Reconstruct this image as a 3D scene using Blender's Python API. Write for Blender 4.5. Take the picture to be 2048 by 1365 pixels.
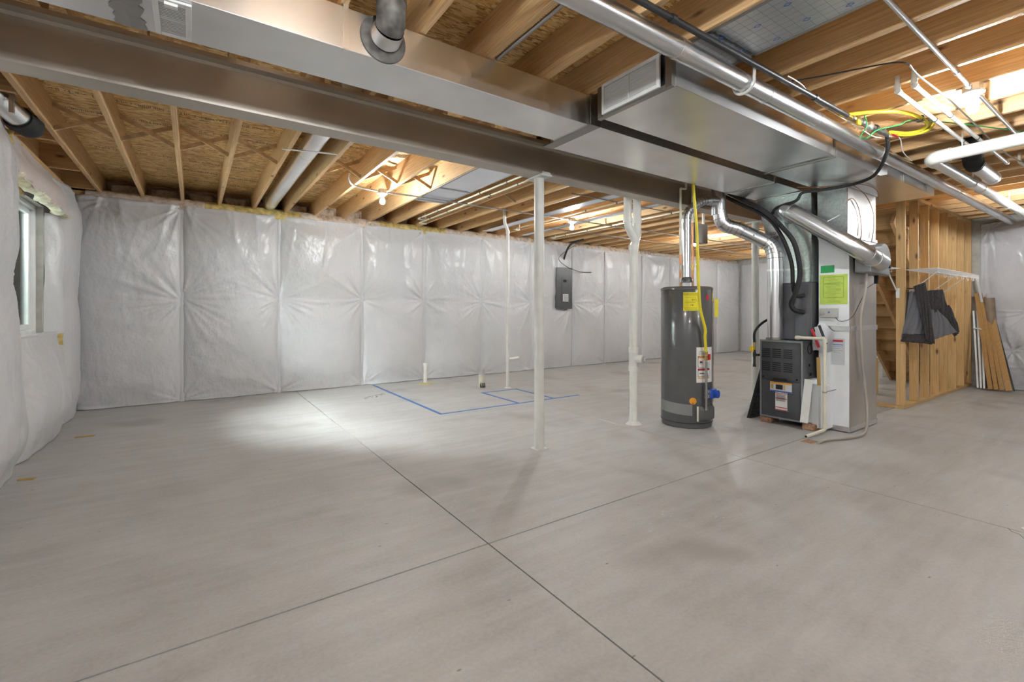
import bpy, bmesh, math, random
import numpy as np
from mathutils import Vector, Matrix

for o in list(bpy.data.objects):
    bpy.data.objects.remove(o)
scene = bpy.context.scene
COL = scene.collection

# ------------------------------------------------------------------ camera
H_EYE = 1.22
cam_d = bpy.data.cameras.new('camera')
cam_d.sensor_width = 36.0
cam_d.lens = 924.6 / 2048 * 36.0
cam_d.shift_y = -60.5 / 2048
cam_d.clip_start = 0.05
cam = bpy.data.objects.new('camera', cam_d)
cam.location = (0, 0, H_EYE)
cam.rotation_euler = (math.pi / 2, 0, -math.atan2(636, 924.6))
COL.objects.link(cam)
scene.camera = cam

# ------------------------------------------------------------------ world (daylight outside the window)
world = bpy.data.worlds.new('daylight')
scene.world = world
world.use_nodes = True
bg = world.node_tree.nodes['Background']
bg.inputs[0].default_value = (0.93, 0.97, 1.0, 1)
bg.inputs[1].default_value = 95.0

sun_d = bpy.data.lights.new('hazy_sun', 'SUN'); sun_d.energy = 55.0; sun_d.angle = math.radians(44); sun_d.color = (0.94, 0.97, 1.0)
sun = bpy.data.objects.new('hazy_sun', sun_d); COL.objects.link(sun)
sun.rotation_euler = Vector((0.52, -0.42, -0.74)).to_track_quat('-Z', 'Y').to_euler()

BULB = 520.0          # emission of every bare bulb
BULB_COL = (0.94, 0.98, 1.0, 1)
scene.view_settings.view_transform = 'Standard'
scene.view_settings.look = 'None'
scene.view_settings.gamma = 1.0
scene.view_settings.use_curve_mapping = False
scene.view_settings.exposure = 1.32
scene.cycles.max_bounces = 6
scene.cycles.diffuse_bounces = 4
scene.cycles.glossy_bounces = 4
scene.cycles.sample_clamp_indirect = 6.0
scene.cycles.use_adaptive_sampling = True
scene.cycles.adaptive_threshold = 0.04
scene.cycles.use_light_tree = False

# ------------------------------------------------------------------ materials
MATS = {}
def new_mat(name):
    m = bpy.data.materials.new(name); m.use_nodes = True
    MATS[name] = m
    nt = m.node_tree
    return m, nt, nt.nodes['Principled BSDF']
def N(nt, typ, **kw):
    n = nt.nodes.new(typ)
    for k, v in kw.items():
        if k.startswith('i_'):
            n.inputs[int(k[2:]) if k[2:].isdigit() else k[2:]].default_value = v
        else:
            setattr(n, k, v)
    return n
def L(nt, a, b): nt.links.new(a, b)
def ramp(nt, fac, stops):
    r = N(nt, 'ShaderNodeValToRGB')
    e = r.color_ramp.elements
    while len(e) < len(stops): e.new(0.5)
    for k, (p, c) in enumerate(stops):
        e[k].position = p; e[k].color = (*c, 1)
    L(nt, fac, r.inputs[0])
    return r.outputs[0]
def coords(nt, scale=(1, 1, 1), rnd=True, rot=(0, 0, 0)):
    tc = N(nt, 'ShaderNodeTexCoord')
    mp = N(nt, 'ShaderNodeMapping')
    mp.inputs['Scale'].default_value = scale
    mp.inputs['Rotation'].default_value = rot
    if rnd:
        oi = N(nt, 'ShaderNodeObjectInfo')
        ml = N(nt, 'ShaderNodeMath', operation='MULTIPLY', i_1=37.0)
        L(nt, oi.outputs['Random'], ml.inputs[0])
        va = N(nt, 'ShaderNodeVectorMath', operation='ADD')
        L(nt, tc.outputs['Object'], va.inputs[0]); L(nt, ml.outputs[0], va.inputs[1])
        L(nt, va.outputs[0], mp.inputs[0])
    else:
        L(nt, tc.outputs['Object'], mp.inputs[0])
    return mp.outputs[0]
def noise(nt, vec, scale=5, detail=4, rough=0.55, dist=0.0):
    n = N(nt, 'ShaderNodeTexNoise')
    n.inputs['Scale'].default_value = scale; n.inputs['Detail'].default_value = detail
    n.inputs['Roughness'].default_value = rough; n.inputs['Distortion'].default_value = dist
    L(nt, vec, n.inputs['Vector'])
    return n.outputs[0]
def bump(nt, b, h, strength=0.2, dist=0.01):
    n = N(nt, 'ShaderNodeBump'); n.inputs['Strength'].default_value = strength
    n.inputs['Distance'].default_value = dist
    L(nt, h, n.inputs['Height']); L(nt, n.outputs[0], b.inputs['Normal'])
def mixc(nt, fac, a, b, mode='MIX'):
    n = N(nt, 'ShaderNodeMix', data_type='RGBA', blend_type=mode)
    for k, v in ((0, fac), (6, a), (7, b)):
        if hasattr(v, 'is_linked'): L(nt, v, n.inputs[k])
        else: n.inputs[k].default_value = v if k == 0 else (*v, 1)
    return n.outputs[2]
def plain(name, col, rough=0.5, metal=0.0, var=0.06, scale=8, bmp=0.0, emit=None, rvar=0.0, coat=0.0):
    m, nt, b = new_mat(name)
    v = coords(nt, rnd=True)
    f = noise(nt, v, scale, 1)
    lo = tuple(max(0, c * (1 - var)) for c in col); hi = tuple(min(1, c * (1 + var)) for c in col)
    c = ramp(nt, f, [(0.3, lo), (0.7, hi)])
    L(nt, c, b.inputs['Base Color'])
    b.inputs['Roughness'].default_value = rough
    b.inputs['Metallic'].default_value = metal
    b.inputs['Coat Weight'].default_value = coat
    if rvar:
        mr = N(nt, 'ShaderNodeMapRange'); mr.inputs[3].default_value = rough - rvar; mr.inputs[4].default_value = rough + rvar
        L(nt, noise(nt, v, scale * 0.4, 1), mr.inputs[0]); L(nt, mr.outputs[0], b.inputs['Roughness'])
    if bmp: bump(nt, b, noise(nt, v, scale * 4, 2), bmp, 0.004)
    if emit:
        b.inputs['Emission Color'].default_value = (*emit[0], 1); b.inputs['Emission Strength'].default_value = emit[1]
    return m

def wood(name, axis, lo, hi, knot=(0.16, 0.07, 0.03), knots=True, rough=0.62):
    m, nt, b = new_mat(name)
    s = [48, 48, 48]; s[axis] = 1.0
    v = coords(nt, tuple(s))
    g = noise(nt, v, 1.6, 3, 0.65)
    s2 = [150, 150, 150]; s2[axis] = 3.5
    g2 = noise(nt, coords(nt, tuple(s2)), 1.3, 1)
    c = ramp(nt, g, [(0.3, lo), (0.5, tuple((a + d) / 2 for a, d in zip(lo, hi))), (0.72, hi)])
    c = mixc(nt, 0.3, c, ramp(nt, g2, [(0.35, tuple(x * 0.6 for x in lo)), (0.65, hi)]))
    oi = N(nt, 'ShaderNodeObjectInfo')
    c = mixc(nt, 0.55, c, ramp(nt, oi.outputs['Random'], [(0.0, (0.84, 0.79, 0.73)), (0.5, (1.0, 0.96, 0.92)), (1.0, (1.0, 1.0, 1.0))]), 'MULTIPLY')
    if knots:
        s3 = [7.5, 7.5, 7.5]; s3[axis] = 2.6
        vo = N(nt, 'ShaderNodeTexVoronoi'); vo.inputs['Scale'].default_value = 1.0
        L(nt, coords(nt, tuple(s3)), vo.inputs['Vector'])
        k = ramp(nt, vo.outputs['Distance'], [(0.05, (1, 1, 1)), (0.11, (0.35, 0.35, 0.35)), (0.16, (0, 0, 0))])
        c = mixc(nt, k, c, knot)
    L(nt, c, b.inputs['Base Color'])
    b.inputs['Roughness'].default_value = rough
    return m

def make_osb():
    m, nt, b = new_mat('osb')
    cols = []
    for k, (rot, sc) in enumerate((((0, 0, 0.10), (10, 62, 10)), ((0, 0, -0.5), (11, 56, 11)), ((0, 0, 0.8), (11, 52, 11)))):
        vo = N(nt, 'ShaderNodeTexVoronoi', feature='F1'); vo.inputs['Scale'].default_value = 1.25
        vo.inputs['Randomness'].default_value = 1.0
        v = coords(nt, sc, False, rot)
        L(nt, v, vo.inputs['Vector'])
        sep = N(nt, 'ShaderNodeSeparateColor'); L(nt, vo.outputs['Color'], sep.inputs[0])
        fine = noise(nt, v, 2.2, 2)
        mx = N(nt, 'ShaderNodeMath', operation='MULTIPLY_ADD', i_1=0.7)
        L(nt, sep.outputs[k], mx.inputs[0])
        ml = N(nt, 'ShaderNodeMath', operation='MULTIPLY', i_1=0.35); L(nt, fine, ml.inputs[0]); L(nt, ml.outputs[0], mx.inputs[2])
        cols.append(mx.outputs[0])
    sel = noise(nt, coords(nt, (6, 12, 6), False), 1.5, 1)
    c01 = N(nt, 'ShaderNodeMix', data_type='FLOAT'); 
    s1 = N(nt, 'ShaderNodeMath', operation='GREATER_THAN', i_1=0.46); L(nt, sel, s1.inputs[0])
    L(nt, s1.outputs[0], c01.inputs[0]); L(nt, cols[0], c01.inputs[2]); L(nt, cols[1], c01.inputs[3])
    c12 = N(nt, 'ShaderNodeMix', data_type='FLOAT')
    s2 = N(nt, 'ShaderNodeMath', operation='GREATER_THAN', i_1=0.6); L(nt, sel, s2.inputs[0])
    L(nt, s2.outputs[0], c12.inputs[0]); L(nt, c01.outputs[0], c12.inputs[2]); L(nt, cols[2], c12.inputs[3])
    c = ramp(nt, c12.outputs[0], [(0.08, (0.20, 0.09, 0.025)), (0.30, (0.58, 0.33, 0.10)), (0.55, (0.82, 0.54, 0.20)), (0.85, (0.94, 0.74, 0.40))])
    L(nt, c, b.inputs['Base Color']); b.inputs['Roughness'].default_value = 0.6
    return m

def make_concrete():
    m, nt, b = new_mat('concrete')
    v = coords(nt, rnd=False)
    big = noise(nt, v, 0.55, 2, 0.6)
    mid = noise(nt, v, 2.2, 4, 0.68)
    fine = noise(nt, v, 60, 2, 0.6)
    c = ramp(nt, big, [(0.25, (0.394, 0.380, 0.362)), (0.5, (0.462, 0.453, 0.439)), (0.75, (0.518, 0.514, 0.504))])
    c = mixc(nt, 0.62, c, ramp(nt, mid, [(0.3, (0.345, 0.331, 0.315)), (0.5, (0.465, 0.458, 0.447)), (0.7, (0.546, 0.541, 0.531))]))
    c = mixc(nt, 0.16, c, ramp(nt, fine, [(0.3, (0.231, 0.222, 0.212)), (0.7, (0.650, 0.641, 0.627))]))
    # trowel sweeps, dark scuffs, pale plaster spatter
    sw = noise(nt, coords(nt, (0.7, 5.0, 1), False, (0, 0, 0.5)), 2.0, 3, 0.65)
    c = mixc(nt, 0.22, c, ramp(nt, sw, [(0.35, (0.313, 0.299, 0.286)), (0.65, (0.568, 0.563, 0.554))]))
    vo = N(nt, 'ShaderNodeTexVoronoi'); vo.inputs['Scale'].default_value = 2.6
    L(nt, coords(nt, (1.6, 3.4, 1), False, (0, 0, 0.4)), vo.inputs['Vector'])
    k = ramp(nt, vo.outputs['Distance'], [(0.0, (0.672, 0.672, 0.672)), (0.03, (0.610, 0.610, 0.610)), (0.05, (0, 0, 0))])
    c = mixc(nt, k, c, (0.10, 0.085, 0.07))
    vo2 = N(nt, 'ShaderNodeTexVoronoi'); vo2.inputs['Scale'].default_value = 9.0
    L(nt, coords(nt, (1, 2, 1), False), vo2.inputs['Vector'])
    k2 = ramp(nt, vo2.outputs['Distance'], [(0.04, (1, 1, 1)), (0.12, (0, 0, 0))])
    pm = ramp(nt, noise(nt, v, 0.9, 1), [(0.56, (0, 0, 0)), (0.66, (0.672, 0.672, 0.672))])
    c = mixc(nt, mixc(nt, 1.0, k2, pm, 'MULTIPLY'), c, (0.667, 0.667, 0.655))
    # soft brown stains
    st = ramp(nt, noise(nt, v, 1.05, 2, 0.5), [(0.60, (0, 0, 0)), (0.74, (0.8, 0.8, 0.8))])
    c = mixc(nt, st, c, (0.292, 0.271, 0.251))
    L(nt, c, b.inputs['Base Color'])
    mr = N(nt, 'ShaderNodeMapRange'); mr.inputs[3].default_value = 0.36; mr.inputs[4].default_value = 0.62
    L(nt, mid, mr.inputs[0]); L(nt, mr.outputs[0], b.inputs['Roughness'])
    return m

def make_blanket(name, col, rough):
    m, nt, b = new_mat(name)
    v = coords(nt, rnd=True)
    c = ramp(nt, noise(nt, v, 2.0, 1), [(0.3, tuple(x * 0.95 for x in col)), (0.7, col)])
    L(nt, c, b.inputs['Base Color'])
    b.inputs['Roughness'].default_value = rough
    w1 = noise(nt, coords(nt, (1, 1, 0.7)), 7.0, 3, 0.62)
    bump(nt, b, w1, 0.6, 0.028)
    return m

def make_batt():
    m, nt, b = new_mat('pink_batt')
    v = coords(nt)
    f = noise(nt, v, 11, 3, 0.65)
    c = ramp(nt, f, [(0.32, (0.42, 0.30, 0.20)), (0.5, (0.68, 0.57, 0.47)), (0.7, (0.82, 0.74, 0.66))])
    L(nt, c, b.inputs['Base Color']); b.inputs['Roughness'].default_value = 0.55
    bump(nt, b, f, 0.4, 0.02)
def make_galv(name, col, rough, spang=0.0):
    m, nt, b = new_mat(name)
    v = coords(nt)
    f = noise(nt, v, 3.0, 1)
    c = ramp(nt, f, [(0.3, tuple(x * 0.9 for x in col)), (0.7, col)])
    if spang:
        vo = N(nt, 'ShaderNodeTexVoronoi'); vo.inputs['Scale'].default_value = 55
        L(nt, v, vo.inputs['Vector'])
        sp = N(nt, 'ShaderNodeSeparateColor'); L(nt, vo.outputs['Color'], sp.inputs[0])
        c = mixc(nt, spang, c, ramp(nt, sp.outputs[0], [(0, (0.38, 0.42, 0.42)), (1, (0.85, 0.9, 0.9))]))
    L(nt, c, b.inputs['Base Color']); b.inputs['Metallic'].default_value = 1.0
    b.inputs['Roughness'].default_value = rough
    return m

wood('joist_wood', 1, (0.60, 0.365, 0.16), (0.84, 0.58, 0.31))
wood('board_x', 0, (0.48, 0.27, 0.11), (0.70, 0.46, 0.23))
wood('stud_wood', 2, (0.56, 0.335, 0.125), (0.76, 0.52, 0.25))
wood('plate_wood', 0, (0.53, 0.34, 0.14), (0.70, 0.50, 0.25))
wood('stair_wood', 1, (0.50, 0.30, 0.12), (0.66, 0.44, 0.2))
wood('tan_trim', 2, (0.40, 0.22, 0.07), (0.55, 0.33, 0.12), knots=False, rough=0.4)
make_osb(); make_concrete(); make_batt()
make_blanket('poly_white', (0.65, 0.65, 0.665), 0.29)
make_blanket('poly_grey_dim', (0.60, 0.60, 0.625), 0.29)  # silver-grey film; the right wall's weaker light is put into this tone
make_blanket('poly_pink', (0.80, 0.72, 0.69), 0.32)
make_galv('galv', (0.94, 0.945, 0.95), 0.29)
make_galv('galv_pipe', (0.74, 0.75, 0.77), 0.285)
make_galv('galv_spangle', (0.70, 0.75, 0.75), 0.32, 0.35)
make_galv('galv_side', (0.70, 0.66, 0.62), 0.36)
make_galv('galv_dull', (0.42, 0.41, 0.39), 0.38)
make_galv('foil', (0.78, 0.80, 0.84), 0.30)
make_galv('foil_tape', (0.78, 0.74, 0.74), 0.30)
make_galv('steel_paint', (0.60, 0.55, 0.485), 0.46)
plain('mastic', (0.10, 0.095, 0.09), 0.6, bmp=0.4, scale=20, var=0.5)
plain('dark_metal', (0.03, 0.03, 0.032), 0.45)
plain('black_iron', (0.028, 0.027, 0.028), 0.42, 0.2)
plain('black_foam', (0.02, 0.02, 0.021), 0.75, bmp=0.2, scale=20)
plain('black_cable', (0.02, 0.02, 0.02), 0.45)
plain('white_paint', (0.80, 0.80, 0.79), 0.4)
plain('post_paint', (0.70, 0.70, 0.66), 0.32)
plain('pvc', (0.80, 0.79, 0.74), 0.28)
plain('pvc_cream', (0.74, 0.70, 0.58), 0.32)
plain('cpvc', (0.76, 0.70, 0.54), 0.35)
plain('copper', (0.50, 0.24, 0.11), 0.32, 1.0, var=0.3)
plain('brass', (0.55, 0.40, 0.16), 0.32, 1.0)
plain('yellow_hose', (0.80, 0.66, 0.03), 0.42)
plain('yellow_valve', (0.85, 0.60, 0.02), 0.4)
plain('heater_grey', (0.105, 0.105, 0.108), 0.24, var=0.03, coat=0.3)
plain('heater_dark', (0.05, 0.05, 0.052), 0.35)
plain('furnace_panel', (0.075, 0.078, 0.085), 0.32, var=0.08)
plain('furnace_case', (0.30, 0.31, 0.33), 0.4, 0.4)
plain('coil_case', (0.14, 0.142, 0.155), 0.35, 0.3)
plain('slot_black', (0.006, 0.006, 0.007), 0.7)
plain('duct_white', (0.86, 0.88, 0.91), 0.32, 0.0, var=0.03)
plain('humidifier_grey', (0.30, 0.31, 0.315), 0.38)
plain('control_grey', (0.50, 0.50, 0.47), 0.5)
plain('paper_lime', (0.55, 0.72, 0.13), 0.6)
plain('paper_green', (0.03, 0.36, 0.11), 0.55)
plain('paper_yellow', (0.90, 0.78, 0.02), 0.5)
plain('paper_white', (0.82, 0.82, 0.80), 0.55)
plain('paper_grey', (0.62, 0.63, 0.66), 0.5)
plain('label_orange', (0.80, 0.34, 0.02), 0.5)
plain('label_red', (0.55, 0.03, 0.04), 0.5)
plain('label_blue', (0.05, 0.16, 0.5), 0.5)
plain('print_black', (0.02, 0.02, 0.02), 0.6)
plain('print_olive', (0.16, 0.20, 0.03), 0.6)
plain('osb_ink', (0.028, 0.018, 0.01), 0.6)
plain('blue_tape', (0.05, 0.16, 0.48), 0.6)
plain('blue_plastic', (0.02, 0.09, 0.50), 0.3)
plain('red_plastic', (0.60, 0.02, 0.03), 0.35)
plain('green_wire', (0.03, 0.30, 0.08), 0.45)
plain('grey_panel', (0.085, 0.088, 0.092), 0.38)
plain('brick', (0.36, 0.21, 0.12), 0.85, var=0.4, scale=40, bmp=0.5)
plain('fleece_dark', (0.060, 0.054, 0.054), 0.85, bmp=0.3, scale=60, var=0.25)
plain('fleece_grey', (0.19, 0.19, 0.21), 0.9, bmp=0.2, scale=60)
plain('yellow_wool', (0.60, 0.46, 0.17), 0.9, bmp=0.8, scale=14, var=0.35)
plain('wool_cream', (0.86, 0.74, 0.56), 0.9, bmp=0.8, scale=14, var=0.3)
plain('clear_tube', (0.40, 0.36, 0.32), 0.3)
plain('vinyl', (0.84, 0.85, 0.84), 0.3)
plain('wall_concrete', (0.46, 0.45, 0.41), 0.8, bmp=0.4, scale=10, var=0.12)
plain('well_steel', (0.62, 0.74, 0.74), 0.45, 0.2, bmp=0.1)
plain('gravel', (0.45, 0.43, 0.4), 0.9, bmp=0.6, scale=30, var=0.3)
plain('roll_brown', (0.26, 0.19, 0.13), 0.55, var=0.2)
plain('dirt_tan', (0.52, 0.44, 0.22), 0.9, bmp=0.5, scale=40, var=0.3)
plain('joint_dark', (0.022, 0.018, 0.015), 0.9)
plain('bridging_wood', (0.62, 0.42, 0.22), 0.65, var=0.25, scale=14)
plain('porcelain', (0.85, 0.85, 0.83), 0.25)
plain('romex_white', (0.78, 0.76, 0.70), 0.45)
plain('bronze_wire', (0.22, 0.11, 0.06), 0.45)
plain('cardboard', (0.55, 0.36, 0.12), 0.75)
def emissive(name, col, strength):
    m, nt, b = new_mat(name)
    b.inputs['Base Color'].default_value = (0.9, 0.9, 0.9, 1)
    b.inputs['Emission Color'].default_value = col; b.inputs['Emission Strength'].default_value = strength
emissive('bulb_glow', BULB_COL, BULB)
def make_glass():
    m, nt, b = new_mat('window_glass')
    out = nt.nodes['Material Output']
    tr = N(nt, 'ShaderNodeBsdfTransparent'); tr.inputs[0].default_value = (0.93, 0.96, 0.955, 1)
    gl = N(nt, 'ShaderNodeBsdfGlossy'); gl.inputs['Roughness'].default_value = 0.03
    fr = N(nt, 'ShaderNodeFresnel'); fr.inputs[0].default_value = 1.5
    mx = N(nt, 'ShaderNodeMixShader')
    L(nt, fr.outputs[0], mx.inputs[0]); L(nt, tr.outputs[0], mx.inputs[1]); L(nt, gl.outputs[0], mx.inputs[2])
    L(nt, mx.outputs[0], out.inputs[0])
make_glass()
def make_filmwrap():
    m, nt, b = new_mat('clear_film')
    b.inputs['Base Color'].default_value = (0.5, 0.5, 0.5, 1); b.inputs['Roughness'].default_value = 0.15
    b.inputs['Alpha'].default_value = 0.55
    bump(nt, b, noise(nt, coords(nt, (1, 1, 2)), 30, 2, 0.6, 1.0), 0.9, 0.02)
make_filmwrap()

# ------------------------------------------------------------------ mesh helpers
def link(o, parent=None):
    COL.objects.link(o)
    if parent is not None: o.parent = parent
    return o
def obj(name, bm, mat, parent=None, smooth=False, bevel=0.0):
    me = bpy.data.meshes.new(name)
    bmesh.ops.recalc_face_normals(bm, faces=bm.faces[:])
    bm.to_mesh(me); bm.free()
    if smooth:
        me.polygons.foreach_set('use_smooth', [True] * len(me.polygons))
        me.set_sharp_from_angle(angle=math.radians(42))
    me.materials.append(MATS[mat])
    o = bpy.data.objects.new(name, me)
    if bevel:
        md = o.modifiers.new('bevel', 'BEVEL'); md.width = bevel; md.segments = 2; md.limit_method = 'ANGLE'
    return link(o, parent)
def thing(name, label, cat, loc=(0, 0, 0), group=None):
    o = bpy.data.objects.new(name, None); o.empty_display_size = 0.1
    o.location = loc; link(o)
    o['label'] = label; o['category'] = cat
    if group: o['group'] = group
    return o
def tag(o, label, cat, group=None):
    o['label'] = label; o['category'] = cat
    if group: o['group'] = group
    return o
def struct(o): o['kind'] = 'structure'; return o
def box(bm, x0, x1, y0, y1, z0, z1):
    vs = [bm.verts.new((x, y, z)) for z in (z0, z1) for y in (y0, y1) for x in (x0, x1)]
    for f in ((0, 2, 3, 1), (4, 5, 7, 6), (0, 1, 5, 4), (2, 6, 7, 3), (0, 4, 6, 2), (1, 3, 7, 5)):
        bm.faces.new([vs[k] for k in f])
    return vs
def bx(*a):
    bm = bmesh.new(); box(bm, *a); return bm
def pbox(bm, o, u, v, n, w, h, t):
    """a plate: origin o, w along u, h along v, t along n"""
    o = Vector(o); u = Vector(u).normalized(); v = Vector(v).normalized(); n = Vector(n).normalized()
    P = [bm.verts.new(o + u * (w * a) + v * (h * b) + n * (t * c)) for c in (0, 1) for b in (0, 1) for a in (0, 1)]
    for f in ((0, 2, 3, 1), (4, 5, 7, 6), (0, 1, 5, 4), (2, 6, 7, 3), (0, 4, 6, 2), (1, 3, 7, 5)):
        bm.faces.new([P[k] for k in f])
def beam(bm, a, b, w, h, up=(0, 0, 1)):
    """a bar from a to b with section w (sideways) x h (along up)"""
    a = Vector(a); b = Vector(b); d = (b - a).normalized()
    s = d.cross(Vector(up)).normalized(); q = s.cross(d).normalized()
    P = [bm.verts.new(p + s * (w / 2 * i) + q * (h / 2 * j)) for p in (a, b) for i, j in ((-1, -1), (1, -1), (1, 1), (-1, 1))]
    for f in ((0, 1, 2, 3), (7, 6, 5, 4), (0, 4, 5, 1), (1, 5, 6, 2), (2, 6, 7, 3), (3, 7, 4, 0)):
        bm.faces.new([P[k] for k in f])
def fillet(pts, r, seg=6):
    pts = [Vector(p) for p in pts]; out = [pts[0]]
    for k in range(1, len(pts) - 1):
        a, b, c = pts[k - 1], pts[k], pts[k + 1]
        d1 = (a - b); d2 = (c - b); rr = min(r, d1.length * 0.48, d2.length * 0.48)
        p1 = b + d1.normalized() * rr; p2 = b + d2.normalized() * rr
        for i in range(seg + 1):
            t = i / seg
            out.append(p1 * (1 - t) ** 2 + b * (2 * t * (1 - t)) + p2 * t * t)
    out.append(pts[-1])
    return out
def smooth_path(pts, n=8):
    pts = [Vector(p) for p in pts]; out = []
    for k in range(len(pts) - 1):
        p0 = pts[max(k - 1, 0)]; p1 = pts[k]; p2 = pts[k + 1]; p3 = pts[min(k + 2, len(pts) - 1)]
        for i in range(n):
            t = i / n
            out.append(0.5 * ((2 * p1) + (p2 - p0) * t + (2 * p0 - 5 * p1 + 4 * p2 - p3) * t * t + (3 * p1 - p0 - 3 * p2 + p3) * t ** 3))
    out.append(pts[-1]); return out
def tube(bm, pts, r, n=12, cap=True):
    pts = [Vector(p) for p in pts]
    q = [pts[0]]
    for p in pts[1:]:
        if (p - q[-1]).length > 1e-5: q.append(p)
    pts = q
    rs = r if hasattr(r, '__len__') else [r] * len(pts)
    d = (pts[1] - pts[0]).normalized()
    s = d.cross(Vector((0, 0, 1)))
    if s.length < 0.05: s = d.cross(Vector((1, 0, 0)))
    s.normalize(); rings = []
    for k, p in enumerate(pts):
        if k == 0: t = pts[1] - pts[0]
        elif k == len(pts) - 1: t = pts[-1] - pts[-2]
        else: t = (pts[k + 1] - p).normalized() + (p - pts[k - 1]).normalized()
        t.normalize()
        s = (s - t * s.dot(t)); s.normalize(); w = t.cross(s)
        rings.append([bm.verts.new(p + (s * math.cos(a) + w * math.sin(a)) * rs[k]) for a in (2 * math.pi * i / n for i in range(n))])
    for a, b in zip(rings, rings[1:]):
        for i in range(n):
            bm.faces.new((a[i], a[(i + 1) % n], b[(i + 1) % n], b[i]))
    if cap:
        bm.faces.new(rings[0][::-1]); bm.faces.new(rings[-1])
def tb(pts, r, n=12, cap=True):
    bm = bmesh.new(); tube(bm, pts, r, n, cap); return bm
def ring(bm, c, d, r, w, n=16):
    """a collar round a pipe at c with axis d"""
    c = Vector(c); d = Vector(d).normalized()
    tube(bm, [c - d * w / 2, c + d * w / 2], r, n)
def lathe(bm, prof, c=(0, 0, 0), n=32, axis='z'):
    c = Vector(c); rings = []
    for r, z in prof:
        rg = []
        for i in range(n):
            a = 2 * math.pi * i / n
            p = (r * math.cos(a), r * math.sin(a), z)
            if axis == '-y': p = (p[0], -z, p[1])
            elif axis == '-x': p = (-z, p[0], p[1])
            rg.append(bm.verts.new(c + Vector(p)))
        rings.append(rg)
    for a, b in zip(rings, rings[1:]):
        for i in range(n):
            bm.faces.new((a[i], a[(i + 1) % n], b[(i + 1) % n], b[i]))
    bm.faces.new(rings[0][::-1]); bm.faces.new(rings[-1])
def grid_mesh(name, P, mat, parent=None, smooth=True):
    """P: array rows x cols x 3"""
    R, Cn = P.shape[:2]
    v = P.reshape(-1, 3)
    i = np.arange(R * Cn).reshape(R, Cn)
    f = np.stack([i[:-1, :-1], i[:-1, 1:], i[1:, 1:], i[1:, :-1]], -1).reshape(-1, 4)
    me = bpy.data.meshes.new(name)
    me.vertices.add(len(v)); me.vertices.foreach_set('co', v.astype(np.float32).ravel())
    me.loops.add(f.size); me.loops.foreach_set('vertex_index', f.astype(np.int32).ravel())
    me.polygons.add(len(f)); me.polygons.foreach_set('loop_start', np.arange(0, f.size, 4, dtype=np.int32))
    me.update(); me.validate()
    me.polygons.foreach_set('use_smooth', [smooth] * len(me.polygons))
    me.materials.append(MATS[mat])
    return link(bpy.data.objects.new(name, me), parent)
def copy_part(src, loc, parent):
    c = src.copy(); c.location = loc
    return link(c, parent)
def text2d(body, size, align='CENTER'):
    cu = bpy.data.curves.new('t', 'FONT'); cu.body = body; cu.size = size
    cu.align_x = align; cu.align_y = 'CENTER'; cu.resolution_u = 2
    o = bpy.data.objects.new('t', cu)
    me = bpy.data.meshes.new_from_object(o)
    V = [tuple(v.co) for v in me.vertices]; F = [tuple(p.vertices) for p in me.polygons]
    bpy.data.objects.remove(o); bpy.data.curves.remove(cu); bpy.data.meshes.remove(me)
    return V, F
def text(name, body, size, fn, mat, parent, align='CENTER', sx=1.0):
    V, F = text2d(body, size, align)
    me = bpy.data.meshes.new(name)
    me.from_pydata([tuple(fn(x * sx, y)) for x, y, z in V], [], F)
    me.materials.append(MATS[mat])
    return link(bpy.data.objects.new(name, me), parent)
def plane_fn(o, u, v, off=0.0012):
    o = Vector(o); u = Vector(u).normalized(); v = Vector(v).normalized(); n = u.cross(v)
    return lambda x, y: o + u * x + v * y + n * off
# ================================================================== SETTING
rng = random.Random(7)
ZJ = 2.70; ZS = 2.94            # underside of joists / of the subfloor
# ---- floor: slab bays with recessed control joints
floor = struct(obj('floor', bx(-1.5, 13.8, -4.2, 8.1, -0.10, -0.022), 'joint_dark'))
xs = [-1.5, 1.27, 3.757, 6.25, 8.8, 11.3, 13.8]; ys = [-4.2, -0.75, 2.065, 4.865, 8.1]
for i in range(len(xs) - 1):
    for j in range(len(ys) - 1):
        gx0 = 0.0036; gx1 = 0.0036
        gy0 = 0.0046 if abs(ys[j] - 2.065) < 0.01 else 0.0018; gy1 = 0.0046 if abs(ys[j + 1] - 2.065) < 0.01 else 0.0018
        obj('slab_panel', bx(xs[i] + gx0, xs[i + 1] - gx1, ys[j] + gy0, ys[j + 1] - gy1, -0.024, 0.0), 'concrete', floor, bevel=0.0012)
# hairline crack beside the right-hand joint
bm = bmesh.new()
cr = [(3.76, 0.56), (3.72, 0.54), (3.71, 0.51), (3.66, 0.485), (3.655, 0.47), (3.60, 0.46), (3.57, 0.44), (3.5, 0.41)]
for a, b in zip(cr, cr[1:]): beam(bm, (*a, 0.0), (*b, 0.0), 0.0022, 0.0012)
obj('crack', bm, 'joint_dark', floor)

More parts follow.
